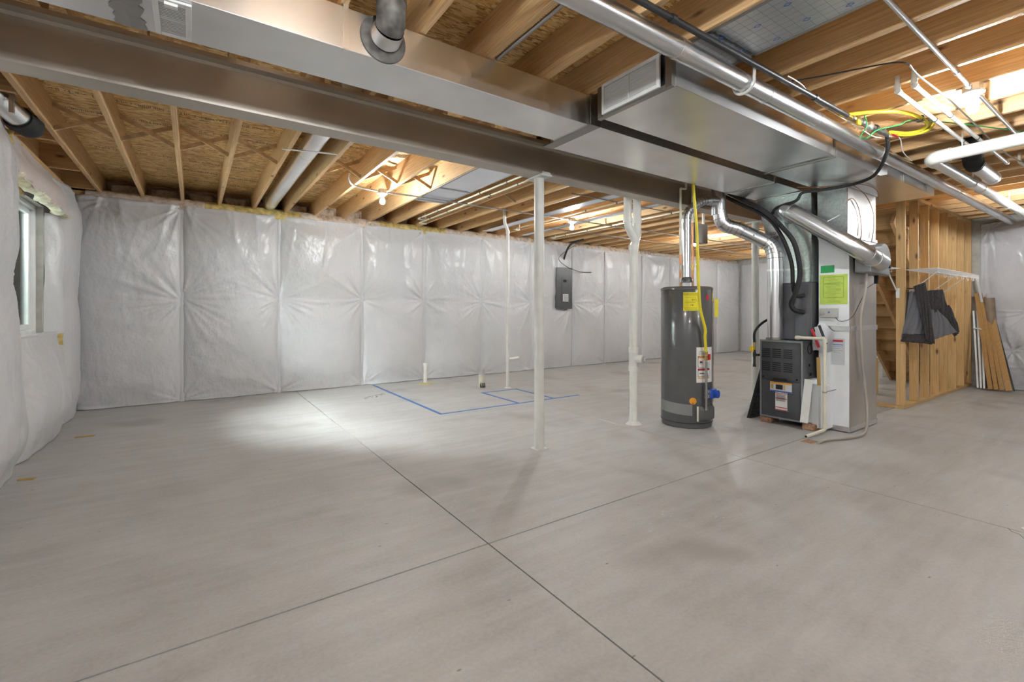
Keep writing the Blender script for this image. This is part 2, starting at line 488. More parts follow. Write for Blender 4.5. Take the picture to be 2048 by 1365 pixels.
# ---- ceiling: subfloor sheets and joists
ceiling = struct(obj('ceiling', bx(-1.5, 13.8, -4.2, 8.2, ZS, ZS + 0.025), 'osb'))
NEAR_R = [-1.02, -.615, -.205, .207, .617, 1.024, 1.445, 1.87, 2.26, 2.66, 3.05, 3.42, 3.82]
while NEAR_R[-1] < 10.0: NEAR_R.append(NEAR_R[-1] + .405)
FAR_R = [-.95 + .4215 * k for k in range(34)]
def joist_mesh(y0, y1):
    return bx(-0.0385, 0.0, y0, y1, 0.0, ZS - ZJ)
jn = obj('joist', joist_mesh(-4.1, 3.31), 'joist_wood', ceiling, bevel=0.003); jn.location = (NEAR_R[0], 0, ZJ)
for x in NEAR_R[1:]: copy_part(jn, (x, 0, ZJ), ceiling)
jf = obj('joist', joist_mesh(3.15, 8.06), 'joist_wood', ceiling, bevel=0.003); jf.location = (FAR_R[0], 0, ZJ)
for x in FAR_R[1:]: copy_part(jf, (x, 0, ZJ), ceiling)
# blocking out to the left-hand rim
bl = obj('blocking', bx(-1.30, -0.995, -0.02, 0.02, 0, ZS - ZJ), 'board_x', ceiling)
bl.location = (0, 5.57, ZJ)
for y in (4.5, 6.63, 7.55): copy_part(bl, (0, y, ZJ), ceiling)
obj('rim_board', bx(-1.34, -1.30, 3.2, 8.06, ZJ, ZS), 'joist_wood', ceiling)
obj('rim_board', bx(-1.34, -1.30, -4.1, 3.2, ZJ, ZS), 'joist_wood', ceiling)
obj('rim_board', bx(-1.34, 13.85, 8.06, 8.14, ZJ, ZS), 'board_x', ceiling)
# cross bridging in one row between the far joists
yb = 5.24
for k in range(0, 12):
    x0 = FAR_R[k]; x1 = FAR_R[k + 1] - 0.0385
    if k in (4,): continue
    for (za, zb, dy) in ((ZJ + 0.02, ZS - 0.03, 0.022), (ZS - 0.03, ZJ + 0.02, -0.022)):
        bm = bmesh.new(); beam(bm, (x0, yb + dy, za), (x1, yb + dy, zb), 0.02, 0.036)
        obj('bridging', bm, 'bridging_wood', ceiling)
# bridging on the near side
for k in (6, 7, 8, 9, 10):
    x0 = NEAR_R[k]; x1 = NEAR_R[k + 1] - 0.0385
    for (za, zb, dy) in ((ZJ + 0.02, ZS - 0.03, 0.02),):
        bm = bmesh.new(); beam(bm, (x0, 1.18 + dy, za), (x1, 1.18 + dy, zb), 0.032, 0.036)
        obj('bridging', bm, 'bridging_wood', ceiling)
# mill lettering printed on the sheathing
for (x, y, s) in ((1.27, 1.92, 0.062), (2.10, 1.86, 0.062), (-0.34, 4.45, 0.085), (0.11, 4.45, 0.085), (0.53, 4.45, 0.085), (1.38, 4.75, 0.06), (1.8, 4.9, 0.06), (0.05, 6.9, 0.08), (0.48, 7.0, 0.08), (1.36, 6.6, 0.07)):
    text('mill_lettering', 'FLOORING', s, plane_fn((x, y, ZS), (1, 0, 0), (0, -1, 0)), 'osb_ink', ceiling)
# nailing-line ticks printed across the sheets
for y in (4.95, 5.35, 6.45, 7.4):
    bm = bmesh.new()
    for k in range(260):
        x = -0.92 + k * 0.0125
        if rng.random() < 0.3: continue
        h = rng.choice((0.02, 0.035, 0.05))
        box(bm, x, x + 0.005, y - h / 2, y + h / 2, ZS - 0.0012, ZS - 0.0004)
    o = obj('printed_tick_row', bm, 'osb_ink', ceiling); o['kind'] = 'stuff'

# ---- walls
wall_back = struct(obj('wall_back', bx(-1.45, 13.85, 7.67, 8.14, 0, 2.63), 'wall_concrete'))
obj('sill_plate', bx(-1.40, 13.7, 7.68, 8.14, 2.63, 2.70), 'plate_wood', wall_back)
wall_end = struct(obj('wall_end', bx(13.62, 13.85, 3.05, 8.06, 0, 2.94), 'wall_concrete'))
wall_partition = struct(obj('wall_partition', bx(10.45, 13.62, 3.05, 3.15, 0, 2.94), 'wall_concrete'))
wall_right = struct(obj('wall_right', bx(10.45, 10.65, -4.2, 3.05, 0, 2.94), 'wall_concrete'))
wall_front = struct(obj('wall_front', bx(-1.45, 10.65, -4.3, -4.1, 0, 2.94), 'poly_white'))
WY0, WY1, WZ0, WZ1 = 5.10, 6.36, 1.0, 2.24
bm = bmesh.new()
box(bm, -1.45, -1.22, -4.3, WY0, 0, 2.63); box(bm, -1.45, -1.22, WY1, 7.67, 0, 2.63)
box(bm, -1.45, -1.22, WY0, WY1, 0, WZ0); box(bm, -1.45, -1.22, WY0, WY1, WZ1, 2.63)
wall_left = struct(obj('wall_left', bm, 'wall_concrete'))
obj('sill_plate', bx(-1.40, -1.24, -4.2, 7.67, 2.63, 2.70), 'joist_wood', wall_left)

# ---- white poly-faced insulation blankets
def vnoise(X, Y, seed, octs=4, base=1.0):
    r = np.random.RandomState(seed); out = 0; amp = 1.0; f = base
    for o in range(octs):
        s = 0
        for k in range(4):
            th = r.uniform(0, 6.28); ph = r.uniform(0, 6.28); g = f * r.uniform(0.7, 1.4)
            s = s + np.sin((X * math.cos(th) + Y * math.sin(th)) * g * 6.28 + ph)
        out = out + amp * s / 4; amp *= 0.5; f *= 2.1
    return out
def sst(x): x = np.clip(x, 0, 1); return x * x * (3 - 2 * x)
def blanket_depth(U, V, W, Hh, seed, pins, amp, crease=1.0, top=1.0, base=0.03):
    r = np.random.RandomState(seed)
    p = np.clip(np.minimum(U, W - U) / (W / 2), 0, 1)
    d = amp * (1 - (1 - p) ** 2.6)
    d = d * (0.35 + 0.65 * sst((Hh - V) / 0.30)) * (0.45 + 0.55 * sst((V + 0.02) / 0.35))
    d = d * (1 - 0.22 * np.exp(-((V - 1.39) / 0.20) ** 2))
    d = d + 0.012 * vnoise(U, V, seed + 1, 3, 0.9) * sst(p * 3)
    for (u0, v0, s) in pins:
        R = np.hypot(U - u0, (V - v0)) + 1e-4; ph = np.arctan2(V - v0, (U - u0))
        d = d * (1 - 0.8 * np.exp(-(R / 0.15) ** 2))
        c = 0
        for k in range(5):
            n = r.randint(5, 17); q = r.uniform(0, 6.28); w = r.uniform(0.5, 1.0)
            c = c + w * (1 - np.abs(np.sin(n * ph / 2 + q + 0.8 * R * r.uniform(-1, 1)))) ** 3
        c = c * np.exp(-R / (0.26 * s)) * (R / (R + 0.06))
        d = d + 0.020 * crease * c
    # gathers hanging from the top edge
    g = 0
    for k in range(6):
        f = r.uniform(6, 16); q = r.uniform(0, 6.28); a = r.uniform(-1.2, 1.2)
        g = g + (1 - np.abs(np.sin((U + a * 0.25 * (Hh - V)) * f / 2 + q))) ** 5 * (0.4 + 0.6 * np.sin(U * 3 + k))
    d = d + 0.012 * top * g * np.exp(-(Hh - V) / 0.55)
    # puckers at the foot
    g = (1 - np.abs(np.sin((U * 9 + V * 6 + 1.5 * np.sin(V * 9 + seed)))))
    d = d + 0.010 * g * np.exp(-V / 0.16) + 0.003 * vnoise(U, V, seed + 5, 3, 4.0) * sst(p * 4)
    return base * sst(p * 8 + 0.25) + np.maximum(d, 0.0)
def blanket(parent, o, u, n, W, Hh, seed, pins, amp=0.09, mat='poly_white', res=0.018, crease=1.0, top=1.0, edge=0.015, bulge_foot=0.0):
    nu = max(8, int(W / res)); nv = max(8, int(Hh / res))
    # extra columns fold the side edges back to the wall
    us = np.concatenate([[0, 0], np.linspace(0, W, nu), [W, W]])
    vs = np.concatenate([[0], np.linspace(0, Hh, nv), [Hh]])
    U, V = np.meshgrid(us, vs)
    D = blanket_depth(U, V, W, Hh, seed, pins, amp, crease, top)
    if bulge_foot: D = D + bulge_foot * np.exp(-((V - 0.35) / 0.35) ** 2) * sst(np.minimum(U, W - U) / 0.3)
    D[:, 0] = 0; D[:, -1] = 0; D[0, :] = 0; D[-1, :] = 0
    jag = edge * vnoise(U, U * 0 + seed, seed + 9, 3, 1.5)
    Vz = V + np.where(V >= Hh - 1e-6, jag, 0) + np.where(V <= 1e-6, 0.004, 0)
    P = np.zeros(U.shape + (3,))
    for k in range(3):
        P[..., k] = o[k] + u[k] * U + n[k] * D
    P[..., 2] += Vz
    return grid_mesh('insulation_panel', P, mat, parent)
seams = [-1.20, -0.137, 1.044, 2.275, 3.359, 4.547, 5.728, 6.866, 7.872, 9.183, 10.27, 11.24, 12.44, 13.60]
for k in range(len(seams) - 1):
    a, b = seams[k] + 0.004, seams[k + 1] - 0.004
    W = b - a
    pins = [(-0.01, 1.40, 1.0), (W + 0.01, 1.40, 1.0)]
    if k == 0: pins = [(W + 0.01, 1.36, 1.5), (0.28, 2.60, 0.8)]
    if k == 6: pins.append((W * 0.9, 1.35, 1.0))
    pins += [(0.0, 0.02, 0.6), (W, 0.02, 0.6), (0.0, 2.61, 0.8), (W, 2.61, 0.8)]
    blanket(wall_back, (a, 7.672, 0.0), (1, 0, 0), (0, -1, 0), W, 2.63, 20 + k, pins, amp=0.10, crease=2.1, top=1.9, res=0.017 if k < 8 else 0.026)
    # lap strip stapled over the seam
    if 0 < k < 7:
        bm = bmesh.new(); x = seams[k]
        n = 26
        col = []
        for i in range(n + 1):
            z = 2.59 * i / n; dx = 0.006 * math.sin(z * 5 + k) ; yy = 7.672 - 0.034 - 0.004 * math.sin(z * 7 + k)
            col.append([bm.verts.new((x + s * 0.028 + dx, yy + abs(s) * 0.010, z)) for s in (-1, 0, 1)])
        for p, q in zip(col, col[1:]):
            for i in range(2): bm.faces.new((p[i], p[i + 1], q[i + 1], q[i]))
        obj('seam_strip', bm, 'poly_white', wall_back, smooth=True)
# yellow wool showing along the top and rim batts between the joist ends
for k in range(12):
    x0 = -1.1 + k * 1.22; x1 = min(x0 + 1.22, 13.5)
    n = 24; P = np.zeros((5, n, 3))
    for i in range(n):
        x = x0 + (x1 - x0) * i / (n - 1)
        t = 0.022 + 0.018 * math.sin(x * 5.1) + 0.010 * math.sin(x * 13)
        for j, (yy, zz) in enumerate(((7.672, 2.57), (7.63, 2.585), (7.635, 2.60 + max(0.004, t)), (7.676, 2.72), (7.80, 2.73))):
            P[j, i] = (x, yy + 0.008 * math.sin(x * 9 + j), zz + (0.012 if j > 1 else 0))
    grid_mesh('wool_strip', P, 'yellow_wool' if k in (1, 3) else 'pink_batt', wall_back)
def puffy(name, x0, x1, y, z0, z1, t, mat, parent, seed):
    us = np.linspace(0, 1, 26); vs = np.linspace(0, 1, 18); U, V = np.meshgrid(us, vs)
    e = np.minimum(1, 6 * np.minimum(U, 1 - U)) * np.minimum(1, 5 * np.minimum(V, 1 - V))
    X = x0 + (x1 - x0) * U; Zz = z0 + (z1 - z0) * V
    D = t * sst(e) * (1 + 0.35 * vnoise(X, Zz, seed, 3, 2.2))
    P = np.stack([X, y - D, Zz], -1)
    return grid_mesh(name, P, mat, parent)
for k in range(20):
    puffy('rim_batt', FAR_R[k] + 0.004, FAR_R[k + 1] - 0.043, 8.05, ZJ - 0.02, ZS - 0.02, 0.09, 'pink_batt', wall_back, 60 + k)
# left wall blankets
for k, (a, b) in enumerate(((-4.0, -2.6), (-2.6, -1.3), (-1.3, 0.0), (0.0, 1.25), (1.25, 2.5), (2.5, 3.75))):
    blanket(wall_left, (-1.222, b, 0), (0, -1, 0), (1, 0, 0), b - a, 2.6, 80 + k, [(0, 1.4, 1), (b - a, 1.4, 1)], amp=0.10, res=0.04)
blanket(wall_left, (-1.222, 5.13, 0), (0, -1, 0), (1, 0, 0), 1.37, 2.6, 90, [(0.02, 1.5, 1.4), (1.37, 1.4, 1)], amp=0.17, res=0.016, crease=1.6, bulge_foot=0.06)
blanket(wall_left, (-1.222, 6.74, 0), (0, -1, 0), (1, 0, 0), 1.66, 1.0, 91, [(0.05, 0.98, 1.2), (1.62, 0.6, 1.0)], amp=0.13, res=0.016, crease=1.2, bulge_foot=0.07)
blanket(wall_left, (-1.222, 7.63, 0), (0, -1, 0), (1, 0, 0), 0.93, 2.6, 92, [(0.9, 1.2, 1.0), (0.05, 2.55, 0.8)], amp=0.10, res=0.016)
# wrapped reveal beside the window
n = 60; P = np.zeros((n, 22, 3))
for i in range(n):
    z = 0.99 + 1.20 * i / (n - 1)
    sq = 1 - 0.35 * math.exp(-((z - 2.18) / 0.08) ** 2)
    for j in range(22):
        t = j / 21; a = math.pi * t
        P[i, j] = (-1.222 + 0.125 * sq * math.sin(a) ** 0.8 + 0.008 * math.sin(z * 9 + 7 * t), 6.37 + 0.30 * t + 0.012 * math.sin(z * 4), z)
grid_mesh('insulation_panel', P, 'poly_white', wall_left)
# flap drooping over the window head, wool at its torn edge
n = 70; m_ = 34; P = np.zeros((m_, n, 3)); Q = np.zeros((6, n, 3))
for i in range(n):
    t = i / (n - 1); y = 4.90 + 1.80 * t
    zb = 2.235 - 0.05 * t + 0.014 * math.sin(t * 21) + 0.008 * math.sin(t * 47)
    zt = 2.66 - 0.05 * t
    for j in range(m_):
        s = j / (m_ - 1); z = zt + (zb - zt) * s
        x = -1.215 + 0.10 * math.sin(min(1, s * 1.25) * math.pi / 2) + 0.05 * s * s + 0.012 * math.sin(t * 14 + s * 4) * s + 0.010 * math.sin(s * 9 + t * 5)
        P[j, i] = (x, y, z)
    for j in range(6):
        s = j / 5
        Q[j, i] = (-1.215 + (0.05 + 0.10 * s) + 0.012 * math.sin(t * 60 + j), y, zb + 0.014 - 0.026 * math.sin(s * math.pi) * (0.6 + 0.5 * math.sin(t * 33)))
grid_mesh('insulation_flap', P, 'poly_pink', wall_left)
grid_mesh('wool_edge', Q, 'wool_cream', wall_left)
P = np.zeros((14, 22, 3))
for i in range(14):
    for j in range(22):
        P[i, j] = (-1.212 + 0.022 * abs(math.sin(i * 1.3 + j * 0.7)), 4.86 + 0.78 * j / 21, 2.09 + 0.53 * i / 13 + 0.12 * j / 21 * (1 - i / 13))
grid_mesh('wool_edge', P, 'yellow_wool', wall_left)
puffyY = np.zeros((20, 12, 3))
for i in range(20):
    for j in range(12):
        z = 2.05 + 0.55 * i / 19; s = j / 11
        puffyY[i, j] = (-1.215 + 0.07 * math.sin(s * math.pi) + 0.01 * math.sin(i * 2.1 + j), 4.98 + 0.16 * s + 0.03 * (i / 19), z)
grid_mesh('wool_edge', puffyY, 'yellow_wool', wall_left)
P = np.zeros((20, 8, 3))
for i in range(20):
    for j in range(8):
        z = 0.86 + 0.34 * i / 19; s = j / 7; w = 0.11 * math.sin(math.pi * min(1, (i + 3) / 22))
        P[i, j] = (-1.20 + 0.06 * math.sin(s * math.pi) + 0.006 * math.sin(i + j * 2), 6.70 + w * (s - 0.5) + 0.02 * i / 19, z)
grid_mesh('wool_edge', P, 'yellow_wool', wall_left)
# end wall and right-hand wall
for k, (a, b) in enumerate(((7.60, 6.5), (6.5, 5.35), (5.35, 4.2), (4.2, 3.2))):
    blanket(wall_end, (13.622, a, 0), (0, -1, 0), (-1, 0, 0), a - b, 2.6, 110 + k, [(0, 1.4, 1), (a - b, 1.4, 1)], amp=0.09, res=0.03)
blanket(wall_right, (10.452, 1.86, 1.22), (0, -1, 0), (-1, 0, 0), 1.9, 1.40, 120, [(0.1, 1.3, 1), (1.0, 0.02, 1.5), (1.9, 0.6, 1)], amp=0.07, mat='poly_grey_dim', res=0.014, crease=1.4)
blanket(wall_right, (10.452, 1.80, 0.0), (0, -1, 0), (-1, 0, 0), 1.9, 1.24, 121, [(0.5, 1.2, 1.5), (1.2, 1.22, 1.5), (0.3, 0.6, 1.0), (0.9, 0.4, 1.2)], amp=0.08, mat='poly_grey_dim', res=0.014, crease=2.2)
for k, (a, b) in enumerate(((-0.05, -1.4), (-1.4, -2.75), (-2.75, -4.05))):
    blanket(wall_right, (10.452, a, 0), (0, -1, 0), (-1, 0, 0), a - b, 2.6, 130 + k, [(0, 1.4, 1)], amp=0.09, res=0.05)

# ---- window with its well outside
win = struct(thing('window_1', 'white vinyl basement window in the left wall, half hidden by insulation', 'window', (-1.30, 5.73, WZ0)))
def wpart(name, bm, mat, parent=win, bevel=0.0):
    o = obj(name, bm, mat, parent, bevel=bevel); o.matrix_parent_inverse = parent.matrix_world.inverted() if parent is not win else Matrix.Translation((1.30, -5.73, -WZ0)); return o
def wframe(x0, x1, y0, y1, z0, z1, w):
    bm = bmesh.new()
    box(bm, x0, x1, y0, y0 + w, z0, z1); box(bm, x0, x1, y1 - w, y1, z0, z1)
    box(bm, x0, x1, y0 + w, y1 - w, z0, z0 + w); box(bm, x0, x1, y0 + w, y1 - w, z1 - w, z1)
    return bm
wpart('window_frame', wframe(-1.36, -1.272, WY0, WY1, WZ0, WZ1, 0.04), 'vinyl', bevel=0.003)
wpart('window_sash', wframe(-1.345, -1.305, WY0 + 0.64, WY1 - 0.04, WZ0 + 0.04, WZ1 - 0.04, 0.05), 'vinyl', bevel=0.003)
wpart('window_sash', wframe(-1.35, -1.325, WY0 + 0.04, WY0 + 0.68, WZ0 + 0.04, WZ1 - 0.04, 0.05), 'vinyl', bevel=0.003)
wpart('window_pane', bx(-1.328, -1.322, WY0 + 0.69, WY1 - 0.09, WZ0 + 0.09, WZ1 - 0.09), 'window_glass')
wpart('window_pane', bx(-1.340, -1.334, WY0 + 0.09, WY0 + 0.63, WZ0 + 0.09, WZ1 - 0.09), 'window_glass')
wpart('window_sill', bx(-1.275, -1.20, WY0, WY1, WZ0 - 0.012, WZ0 + 0.004), 'vinyl')
# corrugated steel window well
n = 96; P = np.zeros((2, n, 3)); rows = []
zs_ = np.linspace(0.7, 2.30, 80)
P = np.zeros((len(zs_), n, 3))
for i, z in enumerate(zs_):
    r = 1.05 + 0.02 * math.sin(z * 48)
    for j in range(n):
        a = math.pi * j / (n - 1)
        P[i, j] = (-1.46 - r * math.sin(a), 5.73 - (r + 0.1) * math.cos(a), z)
tag(grid_mesh('window_well', P, 'well_steel'), 'pale corrugated steel window well outside the basement window', 'window well')
tag(obj('gravel_bed', bx(-2.46, -1.46, 4.75, 6.7, 0.66, 0.70), 'gravel'), 'grey gravel bed at the foot of the window well', 'gravel')
# ================================================================== STEEL BEAM AND POSTS
def base(o, loc):
    """keep a world-space mesh under an empty that stands elsewhere"""
    o.matrix_parent_inverse = Matrix.Translation(-Vector(loc)); return o
class T:
    """a thing whose parts are modelled in world coordinates"""
    def __init__(s, name, label, cat, loc, group=None):
        s.loc = loc; s.e = thing(name, label, cat, loc, group)
    def add(s, name, bm, mat, smooth=False, bevel=0.0, parent=None):
        o = obj(name, bm, mat, parent or s.e, smooth, bevel)
        if parent is None: o.matrix_parent_inverse = Matrix.Translation(-Vector(s.loc))
        return o
    def text(s, name, body, size, fn, mat, parent=None, align='CENTER', sx=1.0):
        o = text(name, body, size, fn, mat, parent or s.e, align, sx)
        if parent is None: o.matrix_parent_inverse = Matrix.Translation(-Vector(s.loc))
        return o
BX0, BX1 = -1.30, 13.40
bt = T('steel_beam', 'long taupe painted steel I-beam carrying the joists', 'beam', (2.5, 3.232, 2.405))
bm = bmesh.new()
yc = 3.2325; hw = 0.077
prof = [(-hw, 2.405), (hw, 2.405), (hw, 2.418), (0.022, 2.421), (0.006, 2.434), (0.006, 2.656), (0.022, 2.669), (hw, 2.672), (hw, 2.685), (-hw, 2.685), (-hw, 2.672), (-0.022, 2.669), (-0.006, 2.656), (-0.006, 2.434), (-0.022, 2.421), (-hw, 2.418)]
for xa, xb in ((BX0, BX1),):
    A = [bm.verts.new((xa, yc + y, z)) for y, z in prof]; B = [bm.verts.new((xb, yc + y, z)) for y, z in prof]
    k = len(prof)
    for i in range(k): bm.faces.new((A[i], A[(i + 1) % k], B[(i + 1) % k], B[i]))
    bm.faces.new(A[::-1]); bm.faces.new(B)
bt.add('i_section', bm, 'steel_paint')
bt.add('nailer_board', bx(BX0, BX1, yc - hw, yc + hw, 2.6853, 2.6995), 'steel_paint')
def post(x, lab):
    t = T('support_post', lab, 'post', (x, yc, 0), 'steel posts under the beam')
    bm = bmesh.new(); lathe(bm, [(0.044, 0.006), (0.044, 2.388)], (x, yc, 0), 28); t.add('pole', bm, 'post_paint', True)
    t.add('base_plate', bx(x - 0.06, x + 0.06, yc - 0.06, yc + 0.06, 0, 0.006), 'post_paint')
    t.add('cap_plate', bx(x - 0.055, x + 0.055, yc - 0.11, yc + 0.11, 2.388, 2.4045), 'post_paint')
    bm = bmesh.new(); box(bm, x - 0.03, x + 0.055, yc - hw - 0.012, yc - hw - 0.004, 2.388, 2.428)
    t.add('clip_tab', bm, 'post_paint')
    return t
post(2.515, 'cream steel support post in front of the water heater, alone on open floor')
post(6.15, 'cream steel support post behind the furnace under the beam')

# ================================================================== DUCTS
ZD = 2.487; ZT = 2.692
# --- left supply trunk
tr = T('supply_trunk_duct', 'long bright galvanized trunk duct running beside the beam, with a register underneath', 'duct', (0.5, 2.48, ZD))
tr.add('duct_body', bx(-1.28, 2.20, 2.30, 2.655, ZD, ZT), 'galv', bevel=0.003)
bm = bmesh.new()   # flared end section
a = [(2.20, 2.30, ZD), (2.20, 2.655, ZD), (2.20, 2.655, ZT), (2.20, 2.30, ZT)]
b = [(2.285, 2.285, ZD), (2.285, 2.79, ZD), (2.285, 2.79, ZT), (2.285, 2.285, ZT)]
A = [bm.verts.new(p) for p in a]; B = [bm.verts.new(p) for p in b]
for i in range(4): bm.faces.new((A[i], A[(i + 1) % 4], B[(i + 1) % 4], B[i]))
tr.add('flare', bm, 'galv')
bm = bmesh.new()
box(bm, 2.215, 2.305, 2.278, 2.795, ZD - 0.004, ZD + 0.004); box(bm, 2.215, 2.305, 2.276, 2.284, ZD - 0.003, ZT)
tr.add('tape_joint', bm, 'galv_dull')
# register in the underside
bm = bmesh.new()
rx0, rx1, ry0, ry1 = -0.142, -0.008, 2.325, 2.632
for q in ((rx0, rx0 + 0.022, ry0, ry1), (rx1 - 0.022, rx1, ry0, ry1), (rx0 + .022, rx1 - .022, ry0, ry0 + 0.03), (rx0 + .022, rx1 - .022, ry1 - 0.03, ry1), (rx0 + .022, rx1 - .022, 2.474, 2.482)):
    box(bm, *q, ZD - 0.012, ZD - 0.001)
reg = tr.add('register', bm, 'white_paint', bevel=0.002)
obj('throat', bx(rx0 + .022, rx1 - .022, ry0 + .03, ry1 - .03, ZD - 0.003, ZD - 0.001), 'slot_black', reg)
for k in range(20):
    y = ry0 + 0.036 + k * 0.0122
    bm = bmesh.new(); beam(bm, (rx0 + .022, y, ZD - 0.0065), (rx1 - .022, y, ZD - 0.0065), 0.0045, 0.002, (0, 0.5, 1)); obj('louvre', bm, 'white_paint', reg)
obj('damper_tab', bx(-0.10, -0.055, ry0 + 0.012, ry0 + 0.034, ZD - 0.024, ZD - 0.012), 'white_paint', reg)
# sealed seam with mastic
rr = random.Random(3); bm = bmesh.new()
ptsA = [(-0.285 + rr.uniform(-.012, .012), 2.302 + 0.352 * k / 14) for k in range(15)]; ptsB = [(-0.18 + rr.uniform(-.014, .014), 2.302 + 0.352 * k / 14) for k in range(15)]
Av = [bm.verts.new((x, y, ZD - 0.002)) for x, y in ptsA]; Bv = [bm.verts.new((x, y, ZD - 0.002)) for x, y in ptsB]; Cv = [bm.verts.new(((p[0] + q[0]) / 2, p[1], ZD - 0.006)) for p, q in zip(ptsA, ptsB)]
for i in range(14):
    bm.faces.new((Av[i], Av[i + 1], Cv[i + 1], Cv[i])); bm.faces.new((Cv[i], Cv[i + 1], Bv[i + 1], Bv[i]))
tr.add('mastic_seam', bm, 'galv_dull')
# hanger strap
bm = bmesh.new(); box(bm, 0.592, 0.617, 2.292, 2.298, ZD + 0.001, 2.90); box(bm, 0.592, 0.617, 2.292, 2.33, ZD - 0.005, ZD - 0.001)
tr.add('hanger_strap', bm, 'galv')
# take-off with its mastic-smeared elbow
tk = T('takeoff_duct', 'short round take-off elbow smeared with dark mastic on the trunk duct', 'duct', (0.79, 2.2, 2.59))
bm = bmesh.new()
lathe(bm, [(0.118, 0.0), (0.115, 0.008), (0.085, 0.018), (0.078, 0.03)], (0.79, 2.299, 2.592), 36, '-y')
tk.add('collar_mastic', bm, 'mastic', True)
bm = bmesh.new()
pth = fillet([(0.79, 2.27, 2.592), (0.79, 2.19, 2.605), (0.785, 2.165, 2.70), (0.785, 2.165, 2.93)], 0.07, 8)
tube(bm, pth[:4], [0.078, 0.075, 0.072, 0.070], 24, False)
tk.add('collar', bm, 'galv', True)
rs = [0.068 + 0.0035 * (k % 2) for k in range(len(pth[3:]))]
bm = bmesh.new(); tube(bm, pth[3:], rs, 24); tk.add('elbow', bm, 'mastic', True)
bm = bmesh.new(); tube(bm, [(0.785, 2.165, 2.70), (0.785, 2.165, 2.745)], 0.0725, 24); tk.add('sleeve', bm, 'galv_dull', True)

# --- main supply duct beside the beam
su = T('supply_plenum_duct', 'wide shiny galvanized supply duct between the return duct and the beam', 'duct', (3.8, 2.54, ZD))
def crossbreak(bm, x0, x1, y0, y1, z, d):
    c = bm.verts.new(((x0 + x1) / 2, (y0 + y1) / 2, z + d))
    P = [bm.verts.new(p) for p in ((x0, y0, z), (x1, y0, z), (x1, y1, z), (x0, y1, z))]
    for i in range(4): bm.faces.new((P[i], P[(i + 1) % 4], c))
bm = bmesh.new()
for xa, xb in ((2.305, 4.70), (4.70, 5.70)):
    crossbreak(bm, xa, xb, 2.285, 2.79, ZD, -0.006)
box(bm, 2.305, 5.70, 2.285, 2.79, ZD + 0.002, ZT)
su.add('duct_body', bm, 'galv')
bm = bmesh.new(); box(bm, 4.69, 4.716, 2.278, 2.797, ZD - 0.014, ZD - 0.001); box(bm, 4.69, 4.716, 2.274, 2.283, ZD - 0.014, ZT)
su.add('drive_cleat', bm, 'galv_dull')
# --- return duct with grille
re = T('return_duct', 'large shiny galvanized return duct with a white grille on its end', 'duct', (4.4, 1.9, ZD))
bm = bmesh.new()
crossbreak(bm, 2.235, 4.30, 1.62, 2.175, ZD, -0.007); crossbreak(bm, 4.30, 5.30, 1.615, 2.17, ZD, -0.007)
bm2 = bmesh.new()
box(bm, 2.235, 5.30, 1.62, 2.175, ZD + 0.002, ZT)
re.add('duct_body', bm, 'galv')
bm = bmesh.new(); crossbreak(bm, 5.30, 6.72, 1.56, 2.09, ZD - 0.002, -0.006); box(bm, 5.302, 6.72, 1.56, 2.09, ZD, ZT); re.add('duct_extension', bm, 'galv')
for x in (4.31, 5.72, 6.4):
    bm = bmesh.new(); box(bm, x - 0.014, x + 0.014, 1.553 if x > 5 else 1.612, 2.098 if x > 5 else 2.18, ZD - 0.016, ZD - 0.008) if x < 5 else None
    box(bm, x - 0.008, x + 0.008, 1.549 if x > 5 else 1.610, 1.556 if x > 5 else 1.618, ZD - 0.005, ZT)
    re.add('drive_cleat', bm, 'galv_dull')
# grille end, taped round
bm = bmesh.new()
gy0, gy1, gz0, gz1 = 1.625, 2.205, ZD - 0.002, 2.698
for q in ((gy0, gy0 + .045, gz0, gz1), (gy1 - .05, gy1, gz0, gz1), (gy0 + .045, gy1 - .05, gz0, gz0 + 0.022), (gy0 + .045, gy1 - .05, gz1 - 0.012, gz1)):
    box(bm, 2.205, 2.236, q[0], q[1], q[2], q[3])
re.add('end_tape', bm, 'galv_dull', bevel=0.002)
bm = bmesh.new(); y0, y1, z0, z1 = 1.70, 2.152, ZD + 0.012, 2.694
for q in ((y0, y0 + .022, z0, z1), (y1 - .022, y1, z0, z1), (y0 + .022, y1 - .022, z0, z0 + .022), (y0 + .022, y1 - .022, z1 - .022, z1), (1.923, 1.932, z0 + .022, z1 - .022)):
    box(bm, 2.188, 2.204, *q)
gr = re.add('grille', bm, 'white_paint', bevel=0.002)
obj('throat', bx(2.203, 2.2046, y0 + .022, y1 - .022, z0 + .022, z1 - .022), 'slot_black', gr)
for k in range(15):
    z = z0 + 0.028 + k * 0.0098
    bm = bmesh.new(); beam(bm, (2.196, y0 + .022, z), (2.196, y1 - .022, z), 0.0075, 0.0028, (0.9, 0, 1)); obj('louvre', bm, 'white_paint', gr)
# --- return drop
dr = T('return_drop_duct', 'tall white-lit sheet metal return drop duct standing on the floor beside the furnace', 'duct', (5.73, 2.0, 0))
bm = bmesh.new(); box(bm, 5.37, 6.08, 1.888, 2.16, 0.018, 1.035); box(bm, 5.37, 6.08, 1.888, 2.16, 1.05, 1.96)
dr.add('lower_section', bm, 'duct_white')
bm = bmesh.new(); box(bm, 5.34, 6.08, 1.895, 2.16, 1.972, ZD - 0.008); dr.add('upper_section', bm, 'galv_spangle')
